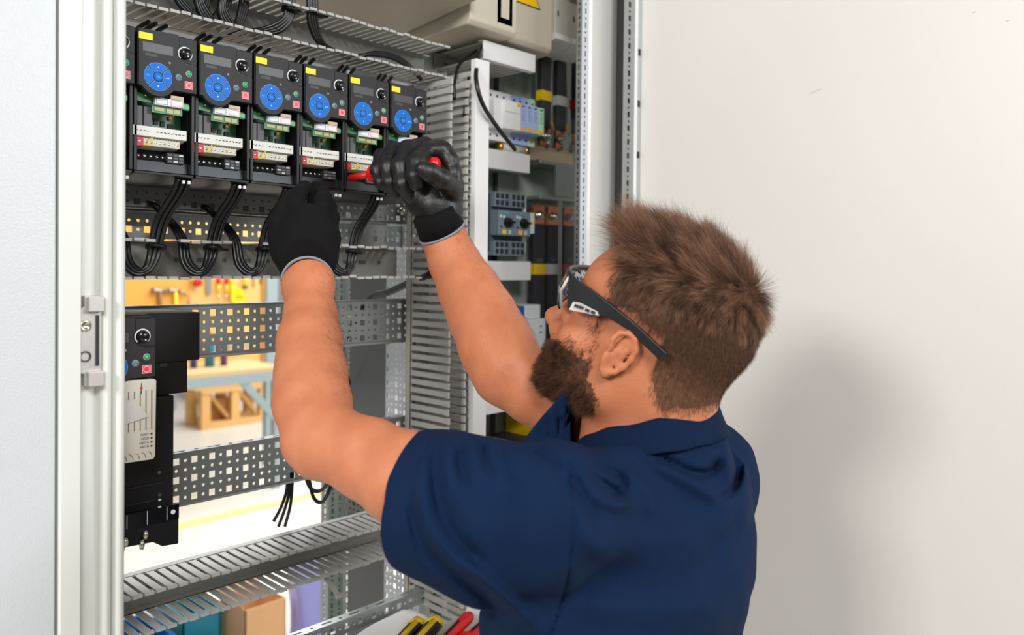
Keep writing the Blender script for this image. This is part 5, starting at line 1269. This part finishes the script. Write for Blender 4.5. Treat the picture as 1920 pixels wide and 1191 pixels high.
np_mesh('polo_shirt', Vs, Fs_, navy, person)
# collar: stand and folded-over fall round the neck
prof = [(-.003, -.050), (-.002, -.012), (.0, .0), (.003, .003), (.0065, .001), (.0105, -.010), (.0165, -.0245), (.0185, -.0275), (.0165, -.0285), (.0125, -.022), (.0075, -.011), (.004, -.004), (.002, -.006), (.000, -.050)]
vs = []; NR = 90
for i in range(NR+1):
    a = 104+(436-104)*i/NR; z = np.interp(a, kk_, [keys[k] for k in kk_]); ca, sa = math.cos(math.radians(a)), math.sin(math.radians(a))
    e = min(i, NR-i)/NR; pt = max(0, 1-e/.10); wd = .010*max(0, math.sin(math.radians(min(180, max(0, (a-90)*1.1)))))
    for (dr, dz) in prof:
        rr = .0655+wd+dr*(1+.6*pt*(dr > .008)); vs.append((cc[0]+ca*rr, cc[1]+sa*rr, z+dz*(1+.9*pt*(dr > .008))+.0006*math.sin(a*.21)))
n_ = len(prof); fs = [(i*n_+k, i*n_+(k+1) % n_, (i+1)*n_+(k+1) % n_, (i+1)*n_+k) for i in range(NR) for k in range(n_)]
m = MB(); m.add(vs, fs, True); m.add(vs[:n_], [tuple(range(n_))]); m.add(vs[-n_:], [tuple(range(n_))])
m.build('collar', navy_rib, person, weld=True)
# sleeve hems (ribbed band rings)
# ---------------------------------------------------------------- trousers and shoes (below the picture)
T = Field((.50, .34, .06), (.90, .66, 1.0), .008)
T.ell((.70, .50, .95), (.165, .115, .12), .03)
for s in (-1, 1):
    T.chain([(.70+.085*s, .50, .92, .088), (.70+.095*s, .50, .50, .062), (.70+.10*s, .49, .10, .050)], .02)
Vt, Ft = T.mesh(); np_mesh('trousers', relax(Vt, Ft, 2), Ft, mat('trousers_dark', (34, 44, 62), .8), person)
for s in (-1, 1):
    Z = Field((.70+.10*s-.08, .38, 0), (.70+.10*s+.08, .70, .16), .006)
    Z.caps((.70+.10*s, .47, .05), (.70+.105*s, .62, .035), .045, .036, .02).caps((.70+.10*s, .48, .05), (.70+.10*s, .48, .11), .045, .046, .02)
    Z.put(lambda Q: .004-Q[..., 2], (0, 0, -.1), (2, 2, .02), .004, 'i', 0)
    Vz, Fz = Z.mesh(); np_mesh('shoe', Vz, Fz, blk, person)

# ---------------------------------------------------------------- safety glasses
def HP(u, v, x):
    """point on the head-parallel plane at side distance x"""
    r = _f+CR*(u-960)/CF-CU*(v-CCY)/CF; o = CAM-HC; t = (x*HS-o@HL)/(r@HL); return CAM+r*t
gl = []
top = [(1062, 508), (1080, 524), (1110, 542), (1150, 572), (1190, 604), (1225, 636), (1253, 662)]
bot = [(1058, 578), (1082, 581), (1112, 590), (1140, 594), (1178, 618), (1212, 650), (1240, 677)]
def temple(x):
    m = MB(); vs = []; X = .0795
    A = [loc_(HP(*p, X)) for p in top]; Bt = [loc_(HP(*p, X)) for p in bot]; n = len(A)
    for a, b in zip(A, Bt):
        fr = np.clip((a[1]-.045)/.04, 0, 1); dx = -.010*fr                # bends in towards the face at the front
        for sx in (0, .0038): vs += [H((X+dx+sx)*x, a[1], a[2]), H((X+dx+sx)*x, b[1], b[2])]
    fs = []
    for i in range(n-1):
        o = 4*i; q = 4*(i+1)
        fs += [(o, o+1, q+1, q), (o+2, q+2, q+3, o+3), (o, q, q+2, o+2), (o+1, o+3, q+3, q+1)]
    fs += [(0, 2, 3, 1), (4*n-4, 4*n-3, 4*n-1, 4*n-2)]
    return m.add(vs, fs)
sg_m = mat('glasses_black', (16, 17, 19), .3)
temple(1).build('glasses_temple', sg_m, person, bevel=.001)
temple(-1).build('glasses_temple', sg_m, person, bevel=.001)
vn = MB(); q4 = [loc_(HP(*p, .0838)) for p in ((1072, 566), (1084, 567), (1120, 584), (1123, 592), (1064, 581))]
vn.add([H(.0825-.010*np.clip((p[1]-.045)/.04, 0, 1)+dx, p[1], p[2]) for dx in (0, .0022) for p in q4], [(0, 1, 2, 3, 4), (9, 8, 7, 6, 5)]+[(i, (i+1) % 5, 5+(i+1) % 5, 5+i) for i in range(5)])
vv = vn.build('glasses_vent', mat('vent_clear', (206, 202, 196), .35), person)
for (u, v) in ((1080, 574), (1090, 577), (1102, 582), (1113, 586)):
    p = loc_(HP(u, v, .0838)); c = H(.0852-.010*np.clip((p[1]-.045)/.04, 0, 1), p[1], p[2]); MB().obox(c, HF, HL, HU, .0022, .0006, .0014).build('vent_hole', glyph_d, vv)
g0 = loc_(HP(1060, 512, .070)); g1 = loc_(HP(1056, 582, .070)); zt_, zb_ = g0[2], g1[2]; yg = (g0[1]+g1[1])/2
n = 24; lens = MB(); bar = []
vs = []
for i in range(n+1):
    x = .072*(1-2*i/n); y = max(.1035, yg+.012)-(max(.1035, yg+.012)-yg)*(abs(x)/.072)**2.6; nosecut = .020*math.exp(-(x/.013)**2)
    vs += [H(x, y, zt_), H(x, y+.003, (zt_+zb_)/2+nosecut/2), H(x, y-.003, zb_+nosecut)]; bar.append(H(x, y-.001, zt_+.001))
lens.add(vs, [(3*i+k, 3*i+k+1, 3*i+4+k, 3*i+3+k) for i in range(n) for k in range(2)], True)
lens.build('glasses_lens', mat('lens_clear', (226, 230, 232), .05, trans=1., ior=1.15), person, solid=.0016)
MB().tube(bar, .0028, 8).build('glasses_brow_bar', sg_m, person)
MB().tube([H(.0712, yg, zt_), H(.0705, yg+.004, (zt_+zb_)/2), H(.068, yg-.002, zb_+.002)], .0016, 8).build('glasses_rim', mat('vent_clear', (206, 202, 196), .35), person)

# ---------------------------------------------------------------- gloves
nitrile = mat('glove_coating', (24, 23, 24), .42, bump=.35, bscale=420)
knit = mat('glove_knit', (15, 14, 15), .9, bump=.8, bscale=600, spec=.2)
def glove(name, lo, hi, chains, k, m_, h=.0016, cut=None, subs=(), extra=()):
    G = Field(lo, hi, h)
    for c, kk in chains: G.chain([C4(*q) for q in c], kk)
    for c, kk in subs: G.chain([C4(*q) for q in c], kk, 's')
    if cut is not None:
        p, nn, R = cut; G.put(lambda Q: np.where(np.linalg.norm(Q-p, axis=-1) < R, (Q-p)@nn, -1.), p-R, p+R, .002, 'i')
    V, Fq = G.mesh(); V = relax(V, Fq, 1, .4); np_mesh(name, V, Fq, m_, person)
# far hand: fist round the screwdriver handle
dR = P(872, 520, 1.085)-P(828, 428, 1.056); dR /= np.linalg.norm(dR); pc = P(830, 434, 1.054)
ch = [([(826, 405, 1.054, 36), (818, 385, 1.054, 39), (808, 355, 1.062, 42), (800, 325, 1.078, 40)], .012),
      ([(835, 395, 1.052, 30), (842, 350, 1.06, 24), (838, 300, 1.068, 22)], .012),
      ([(800, 320, 1.09, 34), (760, 318, 1.10, 30), (730, 325, 1.105, 22)], .012),
      ([(790, 375, 1.058, 30), (765, 350, 1.07, 22)], .012)]
fing = [([(742, 288, 1.112, 13), (714, 293, 1.10, 12.5), (707, 318, 1.082, 12.5), (714, 342, 1.074, 11.5), (728, 352, 1.080, 10)], .003),
        ([(768, 279, 1.100, 15), (736, 284, 1.085, 15), (727, 312, 1.062, 15), (731, 342, 1.054, 14), (742, 362, 1.060, 11)], .003),
        ([(798, 273, 1.090, 17), (764, 281, 1.068, 17.5), (752, 312, 1.042, 17.5), (756, 345, 1.034, 16.5), (770, 368, 1.040, 13)], .003),
        ([(828, 280, 1.075, 18), (797, 285, 1.050, 18), (781, 306, 1.022, 18), (779, 330, 1.012, 16), (781, 346, 1.014, 13.5)], .003),
        ([(851, 372, 1.046, 15), (846, 352, 1.026, 18), (829, 337, 1.008, 19), (806, 323, .997, 17), (792, 316, .994, 14)], .004),
        ([(808, 281, 1.048, 13), (832, 282, 1.052, 15), (845, 300, 1.050, 14), (852, 325, 1.046, 13), (856, 352, 1.044, 13)], .006)]
G = Field((.585, .70, 1.66), (.79, .90, 1.85), .0015)
for c, kk in ch: G.chain([C4(*q) for q in c], kk)
G2s = []
for c, kk in fing:
    g = Field(G.lo, G.lo+(G.n-1)*G.h, G.h); g.n = G.n; g.F = np.full(G.n, .5, np.float32); g.chain([C4(*q) for q in c], .006); G2s.append(g.F)
for g in G2s:
    kk = .0022; hh = np.maximum(kk-np.abs(G.F-g), 0)/kk; G.F = np.minimum(G.F, g)-hh*hh*kk*.25
G.put(lambda Q: np.where(np.linalg.norm(Q-pc, axis=-1) < .06, (Q-pc)@dR, -1.), pc-.06, pc+.06, .002, 'i')
V, Fq = G.mesh(); V = relax(V, Fq, 1, .35); np_mesh('glove', V, Fq, nitrile, person)
def cuff(c0, c1, r0, r1, name, m_, rim):
    d = c1-c0; d /= np.linalg.norm(d)
    MB().lathe(c0, d, [(r0*.9, 0), (r0, .002), (r0*1.0, .010), (r1, np.linalg.norm(c1-c0)), (r1*.93, np.linalg.norm(c1-c0)), (r0*.85, .004)], 40).build(name, m_, person)
    a = np.cross(d, (0, 0, 1)); a /= np.linalg.norm(a); b = np.cross(d, a)
    MB().tube([c1+r1*1.0*(a*math.cos(t)+b*math.sin(t)) for t in np.linspace(0, 2*math.pi, 41)], .0017, 8).build('cuff_rim', rim, person)
rimm = mat('cuff_rim_grey', (128, 130, 142), .8)
cuff(P(829, 434, 1.050)-dR*.03, P(829, 434, 1.050), .0290, .0318, 'glove_cuff', knit, rimm)
# near hand: seen from the back, fingers reaching up under the drives
chL = [([(577, 520, .955, 40), (573, 490, .960, 46), (571, 455, .970, 50), (572, 425, .985, 45)], .014),
       ([(537, 470, .965, 27), (534, 440, .975, 25), (545, 412, .99, 21)], .014), ([(608, 480, .965, 24), (609, 445, .975, 23), (602, 415, .99, 21)], .014)]
fL = [([(528, 450, .960, 20), (520, 418, .966, 15), (530, 390, .978, 13.5), (543, 368, .988, 12)], .004),
      ([(556, 415, .975, 18), (555, 385, .980, 16), (561, 364, .995, 14.5), (572, 350, 1.04, 12)], .004),
      ([(580, 418, .985, 17), (587, 392, 1.01, 14), (590, 368, 1.04, 12), (592, 350, 1.07, 11)], .004),
      ([(600, 418, .978, 16), (603, 392, .984, 14.5), (603, 376, 1.00, 13), (606, 356, 1.04, 11)], .004),
      ([(618, 435, .985, 17), (622, 408, .995, 13), (618, 388, 1.01, 12), (614, 372, 1.03, 10)], .004)]
G = Field((.44, .74, 1.60), (.64, .95, 1.80), .0016)
for c, kk in chL: G.chain([C4(*q) for q in c], kk)
for c, kk in fL:
    g = Field(G.lo, G.lo+(G.n-1)*G.h, G.h); g.n = G.n; g.F = np.full(G.n, .5, np.float32); g.chain([C4(*q) for q in c], .006)
    kk = .0025; hh = np.maximum(kk-np.abs(G.F-g.F), 0)/kk; G.F = np.minimum(G.F, g.F)-hh*hh*kk*.25
dL = P(580, 585, .86)-P(577, 520, .955); dL /= np.linalg.norm(dL); pl2 = P(577, 524, .953)
G.put(lambda Q: np.where(np.linalg.norm(Q-pl2, axis=-1) < .06, (Q-pl2)@dL, -1.), pl2-.06, pl2+.06, .002, 'i')
V, Fq = G.mesh(); V = relax(V, Fq, 1, .35); np_mesh('glove', V, Fq, knit, person)
cuff(P(577, 527, .951)-dL*.03, P(577, 527, .951), .0290, .0300, 'glove_cuff', knit, rimm)

# ---------------------------------------------------------------- red screwdriver held in the far hand
s0 = onY(645, 323, .932); s1 = P(697, 327, 1.10); s2 = P(824, 306, 1.035)
dd = s2-s1; dl = np.linalg.norm(dd); dd /= dl
sd = thing('screwdriver', 'red insulated screwdriver held in the gloved fist at the drives', 'screwdriver', s1)
ax = s1-s0; axn = ax/np.linalg.norm(ax)
MB().lathe(s1-dd*.001, dd, [(.0001, 0), (.0105, 0), (.0128, .004), (.0100, .012), (.0090, .02), (.0100, .05), (.0098, dl-.01), (.0085, dl-.003), (.005, dl), (.0001, dl)], 20).build('handle', red_m, sd)
MB().cyl(s1-dd*.042, s1, .0046, 14).build('insulated_shaft', mat('shaft_red', (206, 30, 34), .4), sd)
MB().cyl(s1-dd*.050, s1-dd*.042, .0022, 10, .0010).build('steel_tip', screw_m, sd)
